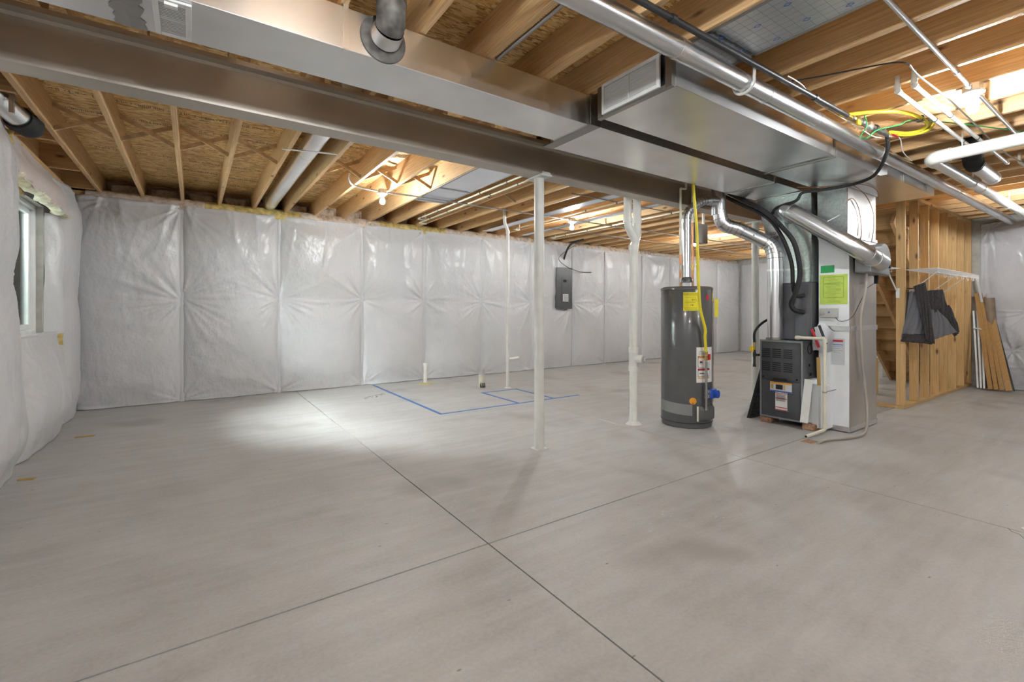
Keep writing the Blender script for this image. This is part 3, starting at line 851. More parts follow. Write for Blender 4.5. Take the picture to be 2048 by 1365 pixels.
# cross-broken panels on the side that faces the room
def xpanel(bm, x0, x1, z0, z1, y, d):
    c = bm.verts.new(((x0 + x1) / 2, y - d, (z0 + z1) / 2)); P = [bm.verts.new(p) for p in ((x0, y, z0), (x1, y, z0), (x1, y, z1), (x0, y, z1))]
    for i in range(4): bm.faces.new((P[i], P[(i + 1) % 4], c))
bm = bmesh.new(); xpanel(bm, 5.372, 6.078, 0.03, 1.03, 1.886, 0.012); xpanel(bm, 5.372, 6.078, 1.055, 1.95, 1.886, 0.012); xpanel(bm, 5.343, 6.078, 1.98, ZD - 0.01, 1.892, 0.014)
dr.add('side_panel', bm, 'galv_side')
for z, w in ((1.042, 0.05), (0.035, 0.05), (1.966, 0.03), (ZD - 0.02, 0.03)):
    bm = bmesh.new()
    box(bm, 5.362, 6.085, 1.878, 1.8865, z - w / 2, z + w / 2); box(bm, 5.3605, 5.3695, 1.878, 2.16, z - w / 2, z + w / 2)
    dr.add('foil_tape', bm, 'foil_tape')
# --- coil case and plenum over the furnace
co = T('cooling_coil_case', 'dark grey cooling coil case stacked on top of the furnace', 'coil case', (5.6, 2.42, 0.91))
co.add('case', bx(5.30, 5.90, 2.20, 2.645, 0.912, 1.52), 'coil_case', bevel=0.004)
co.add('access_panel', bx(5.293, 5.2995, 2.215, 2.36, 0.93, 1.505), 'coil_case', bevel=0.002)
co.add('warning_sticker', bx(5.2955, 5.2995, 2.61, 2.64, 1.09, 1.14), 'label_orange')
pl = T('supply_plenum', 'galvanized plenum box between the coil case and the supply duct', 'plenum', (5.6, 2.42, 1.53))
bm = bmesh.new()
A = [bm.verts.new(p) for p in ((5.30, 2.20, 1.522), (5.90, 2.20, 1.522), (5.90, 2.645, 1.522), (5.30, 2.645, 1.522))]
B = [bm.verts.new(p) for p in ((5.30, 2.20, 1.98), (5.88, 2.20, 1.98), (5.88, 2.645, 1.98), (5.30, 2.645, 1.98))]
C2 = [bm.verts.new(p) for p in ((5.29, 2.20, 2.478), (5.85, 2.20, 2.478), (5.85, 2.76, 2.478), (5.29, 2.76, 2.478))]
for P, Q in ((A, B), (B, C2)):
    for i in range(4): bm.faces.new((P[i], P[(i + 1) % 4], Q[(i + 1) % 4], Q[i]))
bm.faces.new(A[::-1]); bm.faces.new(C2)
pl.add('plenum_body', bm, 'galv_spangle')
bm = bmesh.new()   # torn foil facing on the front
fp = [(5.303, 2.63, 1.54), (5.303, 2.46, 1.54), (5.303, 2.50, 1.68), (5.303, 2.45, 1.78), (5.303, 2.50, 1.92), (5.302, 2.46, 2.05), (5.301, 2.50, 2.16), (5.301, 2.64, 2.16), (5.303, 2.642, 1.95)]
bm.faces.new([bm.verts.new((x - 0.006, y, z)) for x, y, z in fp]); pl.add('foil_facing', bm, 'foil')
for s, z in (('GO', 2.075), ('DOOR', 2.03)):
    pl.text('marker_lettering', s, 0.045, plane_fn((5.292, 2.585, z), (0, -1, 0), (-0.1, 0, 1), 0.003), 'print_black')
bm = bmesh.new(); box(bm, 5.275, 5.86, 2.19, 2.77, 2.468, 2.480); pl.add('foil_tape', bm, 'foil_tape')
# brace arm from plenum to the vent
pl.add('brace_strap', bx(5.288, 5.296, 2.20, 2.46, 1.655, 1.675), 'galv')

# ================================================================== FURNACE
fu = T('furnace', 'dark grey gas furnace with louvred front panels standing on bricks', 'furnace', (5.5, 2.43, 0.05))
bm = bmesh.new(); box(bm, 5.15, 5.88, 2.217, 2.652, 0.066, 0.906); fu.add('cabinet', bm, 'furnace_panel', bevel=0.004)
bm = bmesh.new()
for q in ((2.217, 2.235, 0.066, 0.906), (2.634, 2.652, 0.066, 0.906), (2.235, 2.634, 0.885, 0.906), (2.235, 2.634, 0.066, 0.085)):
    box(bm, 5.142, 5.1505, q[0], q[1], q[2], q[3])
fu.add('front_trim', bm, 'furnace_case', bevel=0.001)
def front_panel(name, z0, z1, ya, yb, t=0.018):
    # pillowed door: wider at the waist
    n = 10; P = np.zeros((n, n, 3))
    for i in range(n):
        for j in range(n):
            u = i / (n - 1); v = j / (n - 1)
            e = min(1, 5 * min(u, 1 - u)) * min(1, 5 * min(v, 1 - v))
            P[i, j] = (5.143 - 0.004 - t * e ** 0.6, yb + (ya - yb) * v, z0 + (z1 - z0) * u)
    o = grid_mesh(name, P, 'furnace_panel', fu.e); o.matrix_parent_inverse = Matrix.Translation(-Vector(fu.loc)); return o
up = front_panel('upper_door', 0.478, 0.880, 2.24, 2.63)
lo = front_panel('lower_door', 0.090, 0.470, 2.24, 2.63)
for z0 in (0.575, 0.72):
    for c in (2.575, 2.463, 2.350):
        for k in range(5):
            z = z0 + k * 0.021
            obj('louvre_slot', bx(5.1185, 5.1215, c - 0.043, c + 0.043, z, z + 0.009), 'slot_black', up)
for y in (2.605, 2.262):
    bm = bmesh.new(); lathe(bm, [(0.010, 0.0), (0.010, 0.006)], (5.122, y, 0.505), 14, '-x'); obj('door_knob', bm, 'slot_black', up)
obj('pull_slot', bx(5.1185, 5.1215, 2.36, 2.50, 0.478, 0.500), 'slot_black', up)
bm = bmesh.new(); box(bm, 5.1165, 5.1195, 2.31, 2.53, 0.36, 0.46); lb = obj('rating_label', bm, 'paper_grey', lo)
obj('label_stripe', bx(5.1150, 5.1163, 2.31, 2.53, 0.443, 0.46), 'label_orange', lb)
obj('label_stripe', bx(5.1150, 5.1163, 2.31, 2.53, 0.36, 0.372), 'label_blue', lb)
obj('label_box', bx(5.1150, 5.1163, 2.40, 2.47, 0.385, 0.435), 'print_black', lb)
obj('label_box', bx(5.1150, 5.1163, 2.495, 2.522, 0.385, 0.435), 'cardboard', lb)
obj('label_box', bx(5.1150, 5.1163, 2.375, 2.392, 0.385, 0.435), 'cardboard', lb)
bm = bmesh.new(); box(bm, 5.1165, 5.1195, 2.355, 2.475, 0.165, 0.355); lb = obj('warning_label', bm, 'paper_white', lo)
for z in (0.345, 0.29, 0.195, 0.17): obj('label_stripe', bx(5.1150, 5.1163, 2.357, 2.473, z - 0.003, z + 0.004), 'label_red', lb)
for k in range(12):
    z = 0.334 - k * 0.0065
    obj('print_line', bx(5.1150, 5.1163, 2.364 + 0.006 * (k % 3), 2.466, z, z + 0.002), 'print_black', lb)
bm = bmesh.new(); box(bm, 5.30, 5.34, 2.2115, 2.2168, 0.54, 0.57); box(bm, 5.28, 5.30, 2.2115, 2.2168, 0.64, 0.665); fu.add('side_knockout', bm, 'slot_black')
bm = bmesh.new(); tube(bm, [(5.30 + 0.05 * math.cos(a), 2.2145, 0.82 + 0.05 * math.sin(a)) for a in (2 * math.pi * k / 20 for k in range(21))], 0.004, 6); fu.add('side_port', bm, 'slot_black')
def brick_at(x, y, lab):
    bm = bmesh.new(); box(bm, x, x + 0.19, y - 0.06, y + 0.06, 0, 0.064)
    tag(obj('paving_brick', bm, 'brick', None, bevel=0.008), lab, 'brick', 'bricks under the furnace')
brick_at(5.155, 2.60, 'tan brick under the far front corner of the furnace beside the black grating')
brick_at(5.155, 2.17, 'tan brick under the near front corner of the furnace beside the drain pipe')
brick_at(5.66, 2.60, 'tan brick under the rear far corner of the furnace')
brick_at(5.66, 2.26, 'tan brick under the rear near corner of the furnace')
# filter rack between furnace and return drop
fr = T('filter_rack', 'low white sheet metal filter box between furnace and return drop', 'filter box', (5.4, 2.18, 0.07))
fr.add('box', bx(5.21, 5.80, 2.160, 2.215, 0.07, 0.51), 'duct_white', bevel=0.002)
fr.add('front_box', bx(5.205, 5.366, 2.03, 2.160, 0.03, 0.47), 'duct_white', bevel=0.002)
bm = bmesh.new(); box(bm, 5.198, 5.2045, 2.025, 2.05, 0.04, 0.475); box(bm, 5.198, 5.2045, 2.075, 2.09, 0.04, 0.475); fr.add('foil_tape', bm, 'foil_tape')
bm = bmesh.new(); pbox(bm, (5.095, 2.222, 0.085), (0.03, -1, -0.02), (0.075, -0.02, 0.50), (-1, 0, 0.1), 0.075, 0.44, 0.004)
cd = tag(obj('instruction_card', bm, 'paper_white'), 'tall white instruction card leaning on the furnace door edge', 'card')
for k in range(9):
    pass
bm = bmesh.new(); beam(bm, (5.18, 2.08, 0.47), (5.185, 2.09, 0.75), 0.03, 0.012, (1, 0, 0)); tag(obj('wood_stick', bm, 'cardboard'), 'thin wooden stick standing on the filter box', 'stick')
# bag of papers stuffed behind the drain pipe
n = 14; P = np.zeros((n, n, 3))
for i in range(n):
    for j in range(n):
        u = i / (n - 1); v = j / (n - 1)
        P[i, j] = (5.335 - 0.05 * math.sin(math.pi * u) - 0.02 * math.sin(5 * v + 3 * u), 2.20 - 0.17 * v - 0.06 * u, 0.80 + 0.30 * u - 0.10 * v * u + 0.012 * math.sin(7 * v))
bag = tag(grid_mesh('document_bag', P, 'paper_grey'), 'crumpled clear bag of papers wedged between furnace and return drop', 'bag')
for k, m_ in enumerate(('label_red', 'paper_grey', 'dark_metal')):
    bm = bmesh.new(); pbox(bm, (5.268 - 0.003 * k, 2.13 - 0.035 * k, 0.84 + 0.02 * k), (0, -0.4, 0.12), (0, 0.35, 1), (-1, 0, 0), 0.026, 0.2, 0.003); obj('leaflet', bm, m_, bag)
# black grating panel leaning on the furnace
bm = bmesh.new(); fo = Vector((5.20, 2.83, 0.0)); fv = Vector((0, -0.145, 0.56)).normalized(); fu_ = Vector((1, 0, 0)); fn = fu_.cross(fv)
W_, H_ = 0.42, 0.60
ga = T('black_grating', 'black plastic grating panel leaning against the furnace side', 'grating', (5.35, 2.8, 0))
for (a, b, c, d) in ((0, 0.02, 0, H_), (W_ - 0.02, W_, 0, H_), (0.02, W_ - 0.02, 0, 0.02), (0.02, W_ - 0.02, H_ - 0.02, H_)):
    pbox(bm, fo + fu_ * a + fv * c, fu_, fv, fn, b - a, d - c, 0.03)
ga.add('frame', bm, 'black_cable')
bm = bmesh.new()
for k in range(1, 13): pbox(bm, fo + fu_ * (k * 0.032) + fn * 0.008, fu_, fv, fn, 0.006, H_ - 0.01, 0.012)
for k in range(1, 18): pbox(bm, fo + fv * (k * 0.033) + fn * 0.008, fu_, fv, fn, W_, 0.006, 0.012)
mb = ga.add('mesh_bars', bm, 'black_cable'); mb['kind'] = 'stuff'
# humidifier and its bypass duct
hu = T('humidifier', 'round grey humidifier housing on the side of the return drop', 'humidifier', (5.78, 1.83, 1.55))
bm = bmesh.new(); R = 0.165; hc = (5.83, 1.74)
pr = [(5.46, 1.605), (5.98, 1.585)] + [(5.84 + R * math.cos(a), 1.745 + R * math.sin(a)) for a in (math.radians(-40 + k * 14) for k in range(13))] + [(5.60, 1.86), (5.46, 1.80)]
A = [bm.verts.new((x, 1.876, z)) for x, z in pr]; B = [bm.verts.new((x, 1.735, z)) for x, z in pr]
for i in range(len(pr)): bm.faces.new((A[i], A[(i + 1) % len(pr)], B[(i + 1) % len(pr)], B[i]))
bm.faces.new(A[::-1]); bm.faces.new(B)
hu.add('housing', bm, 'humidifier_grey', bevel=0.012)
bm = bmesh.new(); tube(bm, [(5.66 + 0.10 * math.cos(a), 1.731, 1.72 + 0.10 * math.sin(a)) for a in (2 * math.pi * k / 28 for k in range(29))], 0.008, 8); hu.add('collar_ring', bm, 'galv_pipe', True)
hu.add('latch', bx(5.93, 5.955, 1.722, 1.734, 1.66, 1.70), 'slot_black')
bm = bmesh.new(); tube(bm, [(5.60, 1.82, 1.60), (5.60, 1.82, 1.56), (5.575, 1.82, 1.38), (5.54, 1.845, 1.10), (5.58, 1.85, 0.75), (5.62, 1.84, 0.45), (5.54, 1.80, 0.16), (5.35, 1.74, 0.04), (5.05, 1.80, 0.022), (4.86, 1.86, 0.02), (4.70, 1.88, 0.02)], 0.0125, 10)
bm.free(); bm = tb(smooth_path([(5.60, 1.82, 1.60), (5.59, 1.82, 1.45), (5.55, 1.85, 1.15), (5.58, 1.85, 0.75), (5.63, 1.84, 0.45), (5.56, 1.80, 0.16), (5.36, 1.76, 0.035), (5.10, 1.80, 0.018), (4.86, 1.885, 0.018), (4.70, 1.89, 0.018)], 8), 0.0135, 10)
hu.add('drain_hose', bm, 'clear_tube', True)
hu.add('solenoid', bx(5.80, 5.83, 1.79, 1.82, 1.50, 1.585), 'slot_black')
by = T('bypass_duct', 'round galvanized bypass duct slanting down from plenum to humidifier', 'duct', (5.4, 1.95, 1.9))
R = 0.083
pth = fillet([(5.32, 2.40, 2.24), (5.10, 2.38, 2.30), (5.28, 1.72, 1.765), (5.66, 1.72, 1.70)], 0.17, 9)
by.add('pipe', tb(pth, R, 28), 'galv_pipe', True)
for i in (8, 12, 17, 21): 
    i = min(i, len(pth) - 2); bm = bmesh.new(); ring(bm, pth[i], pth[i + 1] - pth[i], R + 0.004, 0.012, 28); by.add('bead', bm, 'galv_pipe', True)
bm = bmesh.new(); beam(bm, (5.335, 1.96, 2.18), (5.15, 2.10, 2.06), 0.018, 0.004); by.add('hanger_strap', bm, 'galv')
# ================================================================== WATER HEATER
HX, HY, HR = 4.41, 3.066, 0.265
wh = T('water_heater', 'tall grey gas water heater with a yellow energy label', 'water heater', (HX, HY, 0))
bm = bmesh.new(); lathe(bm, [(HR - 0.02, 0.0), (HR - 0.005, 0.006), (HR - 0.003, 0.05), (HR, 0.055), (HR, 1.448), (HR - 0.004, 1.455)], (HX, HY, 0), 72); wh.add('tank', bm, 'heater_grey', True)
bm = bmesh.new(); lathe(bm, [(HR + 0.004, 1.440), (HR + 0.004, 1.462), (HR - 0.02, 1.475), (HR * 0.4, 1.484), (0.02, 1.486)], (HX, HY, 0), 72); wh.add('top_pan', bm, 'heater_grey', True)
bm = bmesh.new(); lathe(bm, [(HR + 0.0015, 0.052), (HR + 0.0015, 0.058)], (HX, HY, 0), 72); wh.add('base_seam', bm, 'slot_black', True)
def cyl_fn(a0, z0, off):
    def f(x, y):
        a = math.radians(a0) + x / HR
        return Vector((HX + (HR + off) * math.cos(a), HY + (HR + off) * math.sin(a), z0 + y))
    return f
def cyl_patch(name, a0, a1, z0, z1, off, mat, parent=None, n=16, th=0.0):
    P = np.zeros((2, n, 3))
    for j in range(n):
        a = math.radians(a0 + (a1 - a0) * j / (n - 1))
        for i, z in enumerate((z0, z1)):
            P[i, j] = (HX + (HR + off) * math.cos(a), HY + (HR + off) * math.sin(a), z)
    o = grid_mesh(name, P, mat, parent or wh.e)
    if parent is None: o.matrix_parent_inverse = Matrix.Translation(-Vector(wh.loc))
    return o
en = cyl_patch('energy_label', -152, -119, 1.22, 1.412, 0.0015, 'paper_yellow')
text('print', 'ENERGYGUIDE', 0.0225, cyl_fn(-135.5, 1.392, 0.0026), 'print_black', en)
text('print', '$315', 0.024, cyl_fn(-129, 1.335, 0.0026), 'print_black', en)
text('print', '198', 0.022, cyl_fn(-134, 1.277, 0.0026), 'print_black', en)
for z, a, b in ((1.375, -150, -121), (1.358, -147, -124), (1.318, -148, -121), (1.303, -148, -126), (1.250, -150, -122), (1.238, -150, -123), (1.228, -149, -122)): cyl_patch('print', a, b, z, z + 0.0022, 0.0026, 'print_olive', en)
wl = cyl_patch('warning_label', -124, -77, 0.478, 0.842, 0.0015, 'paper_white')
for (a0, a1, z0, z1, m_) in ((-121, -88, 0.635, 0.752, 'print_black'), (-121, -88, 0.54, 0.625, 'print_black')): cyl_patch('print', a0, a1, z0, z1, 0.0022, m_, wl)
cyl_patch('print', -120, -89, 0.639, 0.730, 0.0028, 'paper_white', wl); cyl_patch('print', -120, -89, 0.733, 0.748, 0.0028, 'label_orange', wl)
cyl_patch('print', -120, -89, 0.544, 0.603, 0.0028, 'paper_white', wl); cyl_patch('print', -120, -89, 0.606, 0.621, 0.0028, 'label_red', wl)
cyl_patch('print', -121, -88, 0.520, 0.531, 0.0028, 'label_orange', wl)
bm = bmesh.new(); tube(bm, [cyl_fn(-113, 0.69, 0.0032)(0.022 * math.cos(t), 0.022 * math.sin(t)) for t in (2 * math.pi * k / 20 for k in range(21))], 0.0018, 5); obj('print', bm, 'label_red', wl)
cyl_patch('print', -116, -110, 0.68, 0.70, 0.0028, 'print_black', wl)
cyl_patch('print', -117, -106, 0.568, 0.578, 0.0028, 'print_black', wl)
for k in range(8): cyl_patch('print', -104 if k > 3 else -119, -90 if k > 3 else -100, 0.648 + 0.010 * (k % 4) if k > 3 else 0.80 - 0.012 * k, 0.651 + 0.010 * (k % 4) if k > 3 else 0.803 - 0.012 * k, 0.0028, 'print_black', wl)
for k in range(26): cyl_patch('print', -86, -79, 0.49 + 0.013 * k, 0.494 + 0.013 * k, 0.0022, 'paper_grey', wl)
P = np.array([[cyl_fn(-131.5, 0.288, 0.002)(r * 0.0355 * math.cos(t), r * 0.0355 * math.sin(t)) for t in (2 * math.pi * k / 28 for k in range(29))] for r in (1.0, 0.5, 0.01)])
od = grid_mesh('orange_sticker', P, 'label_orange', wh.e); od.matrix_parent_inverse = Matrix.Translation(-Vector(wh.loc))
bm = bmesh.new(); tube(bm, [cyl_fn(-131.5, 0.268, 0.003)(0.011 * math.cos(t), 0.011 * math.sin(t)) for t in (math.pi + math.pi * k / 10 for k in range(11))], 0.0018, 5); tube(bm, [cyl_fn(-131.5, 0.268, 0.003)(0, 0.011), cyl_fn(-131.5, 0.268, 0.003)(0, -0.006)], 0.0018, 5); obj('print', bm, 'print_black', od)
bdg = np.array([[cyl_fn(-95.5, 1.36, 0.004)(r * 0.022 * math.cos(t), r * 0.030 * math.sin(t)) for t in (2 * math.pi * k / 24 for k in range(25))] for r in (1.0, 0.5, 0.01)])
o = grid_mesh('badge', bdg, 'label_red', wh.e); o.matrix_parent_inverse = Matrix.Translation(-Vector(wh.loc))
cyl_patch('side_label', -72, -62, 1.32, 1.41, 0.002, 'paper_yellow')
# shrink film left round the foot
n = 60; P = np.zeros((14, n, 3))
for i in range(14):
    for j in range(n):
        a = math.radians(-215 + 82 * j / (n - 1)); z = 0.135 + 0.115 * i / 13 + 0.02 * (1 - j / (n - 1))
        r = HR + 0.003 + 0.003 * abs(math.sin(j * 0.9 + i * 0.7))
        P[i, j] = (HX + r * math.cos(a), HY + r * math.sin(a), z)
o = grid_mesh('film_wrap', P, 'clear_film', wh.e); o.matrix_parent_inverse = Matrix.Translation(-Vector(wh.loc))
# burner access cover
n = 20; P = np.zeros((8, n, 3))
for i in range(8):
    for j in range(n):
        a = math.radians(-121 + 52 * j / (n - 1)); e = min(1, 6 * min(i / 7, 1 - i / 7)) * min(1, 6 * min(j / (n - 1), 1 - j / (n - 1)))
        r = HR + 0.002 + 0.030 * e ** 0.5
        P[i, j] = (HX + r * math.cos(a), HY + r * math.sin(a), 0.075 + 0.16 * i / 7)
o = grid_mesh('burner_cover', P, 'heater_grey', wh.e); o.matrix_parent_inverse = Matrix.Translation(-Vector(wh.loc))
cyl_patch('cover_strip', -124, -120, 0.08, 0.235, 0.012, 'pvc_cream')
# gas control valve
gv = cyl_fn(-84, 0.36, 0.0)
c = Vector(gv(0, 0)); nrm = Vector((c.x - HX, c.y - HY, 0)).normalized(); tan = Vector((-nrm.y, nrm.x, 0))
bm = bmesh.new(); pbox(bm, c - tan * 0.05 - Vector((0, 0, 0.05)), tan, (0, 0, 1), -nrm * -1, 0.10, 0.10, 0.05); gasv = wh.add('gas_valve', bm, 'blue_plastic', bevel=0.012)
bm = bmesh.new(); tube(bm, [c + nrm * 0.05, c + nrm * 0.085], 0.042, 18); obj('knob', bm, 'blue_plastic', gasv, True)
bm = bmesh.new(); pbox(bm, c - tan * 0.072 - Vector((0, 0, 0.04)), tan, (0, 0, 1), nrm, 0.022, 0.08, 0.03); obj('bracket', bm, 'galv', gasv)
# gas drop pipe with union in front of the tank
px_, py_ = 4.325, 2.775
wh.add('gas_drop_pipe', tb([(px_, py_, 0.205), (px_, py_, 0.70)], 0.0115, 12), 'galv_dull', True)
for z, w, r in ((0.555, 0.05, 0.018), (0.385, 0.06, 0.017), (0.335, 0.03, 0.018), (0.215, 0.03, 0.016)):
    bm = bmesh.new(); ring(bm, (px_, py_, z), (0, 0, 1), r, w, 10); wh.add('pipe_fitting', bm, 'galv_dull', True)
wh.add('pipe_branch', tb([(px_, py_, 0.37), (c.x - 0.03, c.y - 0.03, 0.36)], 0.009, 10), 'galv_dull', True)
# relief valve and discharge pipe on the far side
wh.add('relief_pipe', tb(fillet([(4.66, 2.98, 1.36), (4.72, 2.955, 1.36), (4.72, 2.955, 0.22)], 0.02, 4), 0.0115, 12), 'copper', True)
bm = bmesh.new(); ring(bm, (4.715, 2.956, 1.345), (0, 0, 1), 0.017, 0.03, 12); ring(bm, (4.69, 2.965, 1.36), (1, -0.4, 0), 0.017, 0.03, 12); wh.add('relief_valve', bm, 'brass', True)
bm = bmesh.new(); pbox(bm, (4.735, 2.935, 1.15), (0.6, -0.6, 0), (0, 0, 1), (0.6, 0.6, 0), 0.036, 0.20, 0.002); wh.add('hang_tag', bm, 'paper_yellow')
# draft hood on the top
bm = bmesh.new(); lathe(bm, [(0.066, 1.525), (0.068, 1.545), (0.052, 1.575), (0.047, 1.585)], (HX, HY, 0), 24); wh.add('draft_hood', bm, 'heater_grey', True)
for k in range(3):
    a = 0.5 + k * 2.094; x = HX + 0.055 * math.cos(a); y = HY + 0.055 * math.sin(a)
    wh.add('hood_leg', bx(x - 0.006, x + 0.006, y - 0.006, y + 0.006, 1.48, 1.53), 'galv')
# water lines
def crimp(t, pts, z): pass
cw = T('hot_water_line', 'cream water line rising from copper stub at the left of the heater flue', 'pipe', (4.354, 3.10, 1.49))
cw.add('copper_stub', tb([(4.354, 3.10, 1.487), (4.354, 3.10, 1.83)], 0.0125, 12), 'copper', True)
cw.add('riser', tb(fillet([(4.354, 3.10, 1.83), (4.354, 3.10, 2.55), (4.452, 3.10, 2.56), (4.452, 3.10, 2.72)], 0.015, 4), 0.0125, 12), 'cpvc', True)
bm = bmesh.new(); ring(bm, (4.354, 3.10, 1.69), (0, 0, 1), 0.018, 0.05, 12); ring(bm, (4.354, 3.10, 1.55), (0, 0, 1), 0.017, 0.05, 12); cw.add('coupling', bm, 'galv_dull', True)
cw = T('cold_water_line', 'cream and copper water line with a yellow-handled valve at the right of the heater flue', 'pipe', (4.57, 3.10, 1.49))
cw.add('copper_stub', tb([(4.57, 3.10, 1.487), (4.57, 3.10, 2.20)], 0.0125, 12), 'copper', True)
cw.add('riser', tb([(4.57, 3.10, 2.20), (4.57, 3.10, 2.72)], 0.0125, 12), 'cpvc', True)
vb = bmesh.new(); ring(vb, (4.57, 3.10, 1.70), (0, 0, 1), 0.020, 0.055, 12); v_ = cw.add('ball_valve', vb, 'brass', True)
bm = bmesh.new(); beam(bm, (4.59, 3.07, 1.72), (4.62, 3.05, 1.83), 0.022, 0.008); obj('lever', bm, 'yellow_valve', v_)
# yellow gas hose to the heater
yh = T('yellow_gas_hose', 'bright yellow gas hose hanging down the front of the water heater', 'hose', (4.2, 2.74, 0.8))
yh.add('hose', tb(smooth_path([(4.13, 2.80, 2.70), (4.13, 2.79, 2.45), (4.16, 2.775, 2.05), (4.18, 2.768, 1.53), (4.205, 2.765, 1.25), (4.288, 2.765, 1.04), (4.295, 2.77, 0.95), (4.32, 2.775, 0.80)], 10), 0.0145, 14), 'yellow_hose', True)
bm = bmesh.new(); ring(bm, (4.325, 2.775, 0.785), (0, 0, 1), 0.017, 0.035, 8); yh.add('hose_nut', bm, 'brass', True)
bm = bmesh.new(); ring(bm, (4.325, 2.775, 0.735), (0, 0, 1), 0.016, 0.055, 10); vv = yh.add('gas_cock', bm, 'brass', True)
bm = bmesh.new(); box(bm, 4.342, 4.372, 2.755, 2.768, 0.715, 0.775); obj('handle', bm, 'red_plastic', vv, bevel=0.003)

# ================================================================== FLUE PIPES
def flue(t, pts, R, rings, fr=0.10, seg=7, name='pipe', mat='galv_pipe'):
    p = fillet(pts, fr, seg); t.add(name, tb(p, R, 26), mat, True)
    for k in rings:
        if k > len(p) - 2: continue
        bm = bmesh.new(); ring(bm, p[k], p[k + 1] - p[k], R + 0.0045, 0.009, 26); t.add('crimp_ring', bm, 'galv_dull', True)
hf = T('heater_flue_pipe', 'thin galvanized flue pipe rising from the water heater to the tee', 'flue pipe', (HX, HY, 1.58))
flue(hf, [(HX, HY, 1.575), (HX, HY, 2.29), (4.60, 3.01, 2.43), (4.78, 2.975, 2.455), (4.85, 2.97, 2.455)], 0.046, [1, 3, 5, 7, 9, 11, 13, 15, 17, 19, 21], 0.07)
bm = bmesh.new(); ring(bm, (HX, HY, 2.20), (0, 0, 1), 0.0495, 0.012, 26); hf.add('crimp_ring', bm, 'galv_pipe', True)
tee = T('flue_tee', 'vertical galvanized flue tee between the supply duct and the beam', 'flue pipe', (4.87, 2.97, 2.3))
tee.add('pipe', tb([(4.87, 2.97, 2.30), (4.87, 2.97, 2.92)], 0.075, 26), 'galv_pipe', True)
tee.add('branch', tb([(4.70, 2.985, 2.445), (4.86, 2.97, 2.455)], 0.056, 24), 'galv_pipe', True)
for z in (2.32, 2.36):
    bm = bmesh.new(); ring(bm, (4.87, 2.97, z), (0, 0, 1), 0.079, 0.008, 26); tee.add('crimp_ring', bm, 'galv_pipe', True)
ff = T('furnace_flue_pipe', 'thick galvanized flue pipe bending down to the top of the furnace', 'flue pipe', (5.22, 2.53, 0.92))
pf = [(4.877, 2.965, 2.34), (4.90, 2.95, 2.185), (5.05, 2.85, 2.145), (5.22, 2.57, 1.95), (5.222, 2.53, 1.82), (5.222, 2.53, 0.93)]
flue(ff, pf, 0.074, [1, 4, 7, 9, 12, 15, 18, 21, 24, 27, 30], 0.11)
bm = bmesh.new(); ring(bm, (5.222, 2.53, 0.918), (0, 0, 1), 0.088, 0.02, 26); ff.add('base_collar', bm, 'galv_dull', True)
bm = bmesh.new(); ring(bm, (5.222, 2.53, 1.66), (0, 0, 1), 0.080, 0.022, 26); ff.add('clamp_band', bm, 'galv', True)
bm = bmesh.new()
for q in ((5.08, 2.76, 2.13), (5.12, 2.71, 2.05), (5.16, 2.68, 2.10), (5.2, 2.60, 2.0)): lathe(bm, [(0.010, 0), (0.010, 0.006)], (q[0] - 0.055, q[1] - 0.03, q[2]), 8, '-y')
ff.add('plug_rivets', bm, 'galv_dull')
# refrigerant lines in black foam
rl = T('refrigerant_lines', 'pair of black foam-covered refrigerant lines drooping to the coil case', 'pipe', (5.2, 2.4, 1.6))
rl.add('suction_line', tb(smooth_path([(5.05, 3.00, 2.60), (5.08, 2.78, 2.45), (5.10, 2.58, 2.30), (5.12, 2.42, 2.12), (5.15, 2.30, 1.92), (5.17, 2.255, 1.62), (5.17, 2.30, 1.40), (5.18, 2.345, 1.30), (5.20, 2.32, 1.23), (5.285, 2.27, 1.205)], 8), 0.024, 16), 'black_foam', True)
rl.add('liquid_line', tb(smooth_path([(5.05, 3.04, 2.56), (5.10, 2.80, 2.40), (5.14, 2.56, 2.22), (5.16, 2.42, 1.99), (5.19, 2.345, 1.72), (5.20, 2.335, 1.48), (5.22, 2.31, 1.38), (5.285, 2.265, 1.385)], 8), 0.020, 16), 'black_foam', True)
bm = bmesh.new(); ring(bm, (5.286, 2.262, 1.205), (1, 0, 0), 0.012, 0.03, 10); rl.add('brass_stub', bm, 'brass', True)
# furnace gas connection
gf = T('furnace_gas_line', 'black gas line with yellow cock entering the furnace side', 'pipe', (5.12, 2.69, 0.6))
gf.add('flex_line', tb(smooth_path([(5.50, 2.69, 1.14), (5.34, 2.70, 1.10), (5.22, 2.71, 1.04), (5.13, 2.705, 0.97), (5.12, 2.70, 0.87)], 8), 0.013, 12), 'black_foam', True)
bm = bmesh.new(); ring(bm, (5.12, 2.70, 0.83), (0, 0, 1), 0.013, 0.08, 10); gf.add('gas_cock', bm, 'brass', True)
gf.add('cock_handle', bx(5.085, 5.105, 2.70, 2.735, 0.765, 0.83), 'yellow_valve', bevel=0.004)
gf.add('drip_leg', tb([(5.12, 2.70, 0.79), (5.12, 2.70, 0.605)], 0.0125, 12), 'black_iron', True)
bm = bmesh.new(); ring(bm, (5.12, 2.70, 0.615), (0, 0, 1), 0.017, 0.03, 8); ring(bm, (5.12, 2.70, 0.735), (0, 0, 1), 0.0175, 0.05, 8); gf.add('fittings', bm, 'black_iron')
gf.add('nipple', tb([(5.12, 2.70, 0.73), (5.20, 2.655, 0.73)], 0.0125, 12), 'black_iron', True)
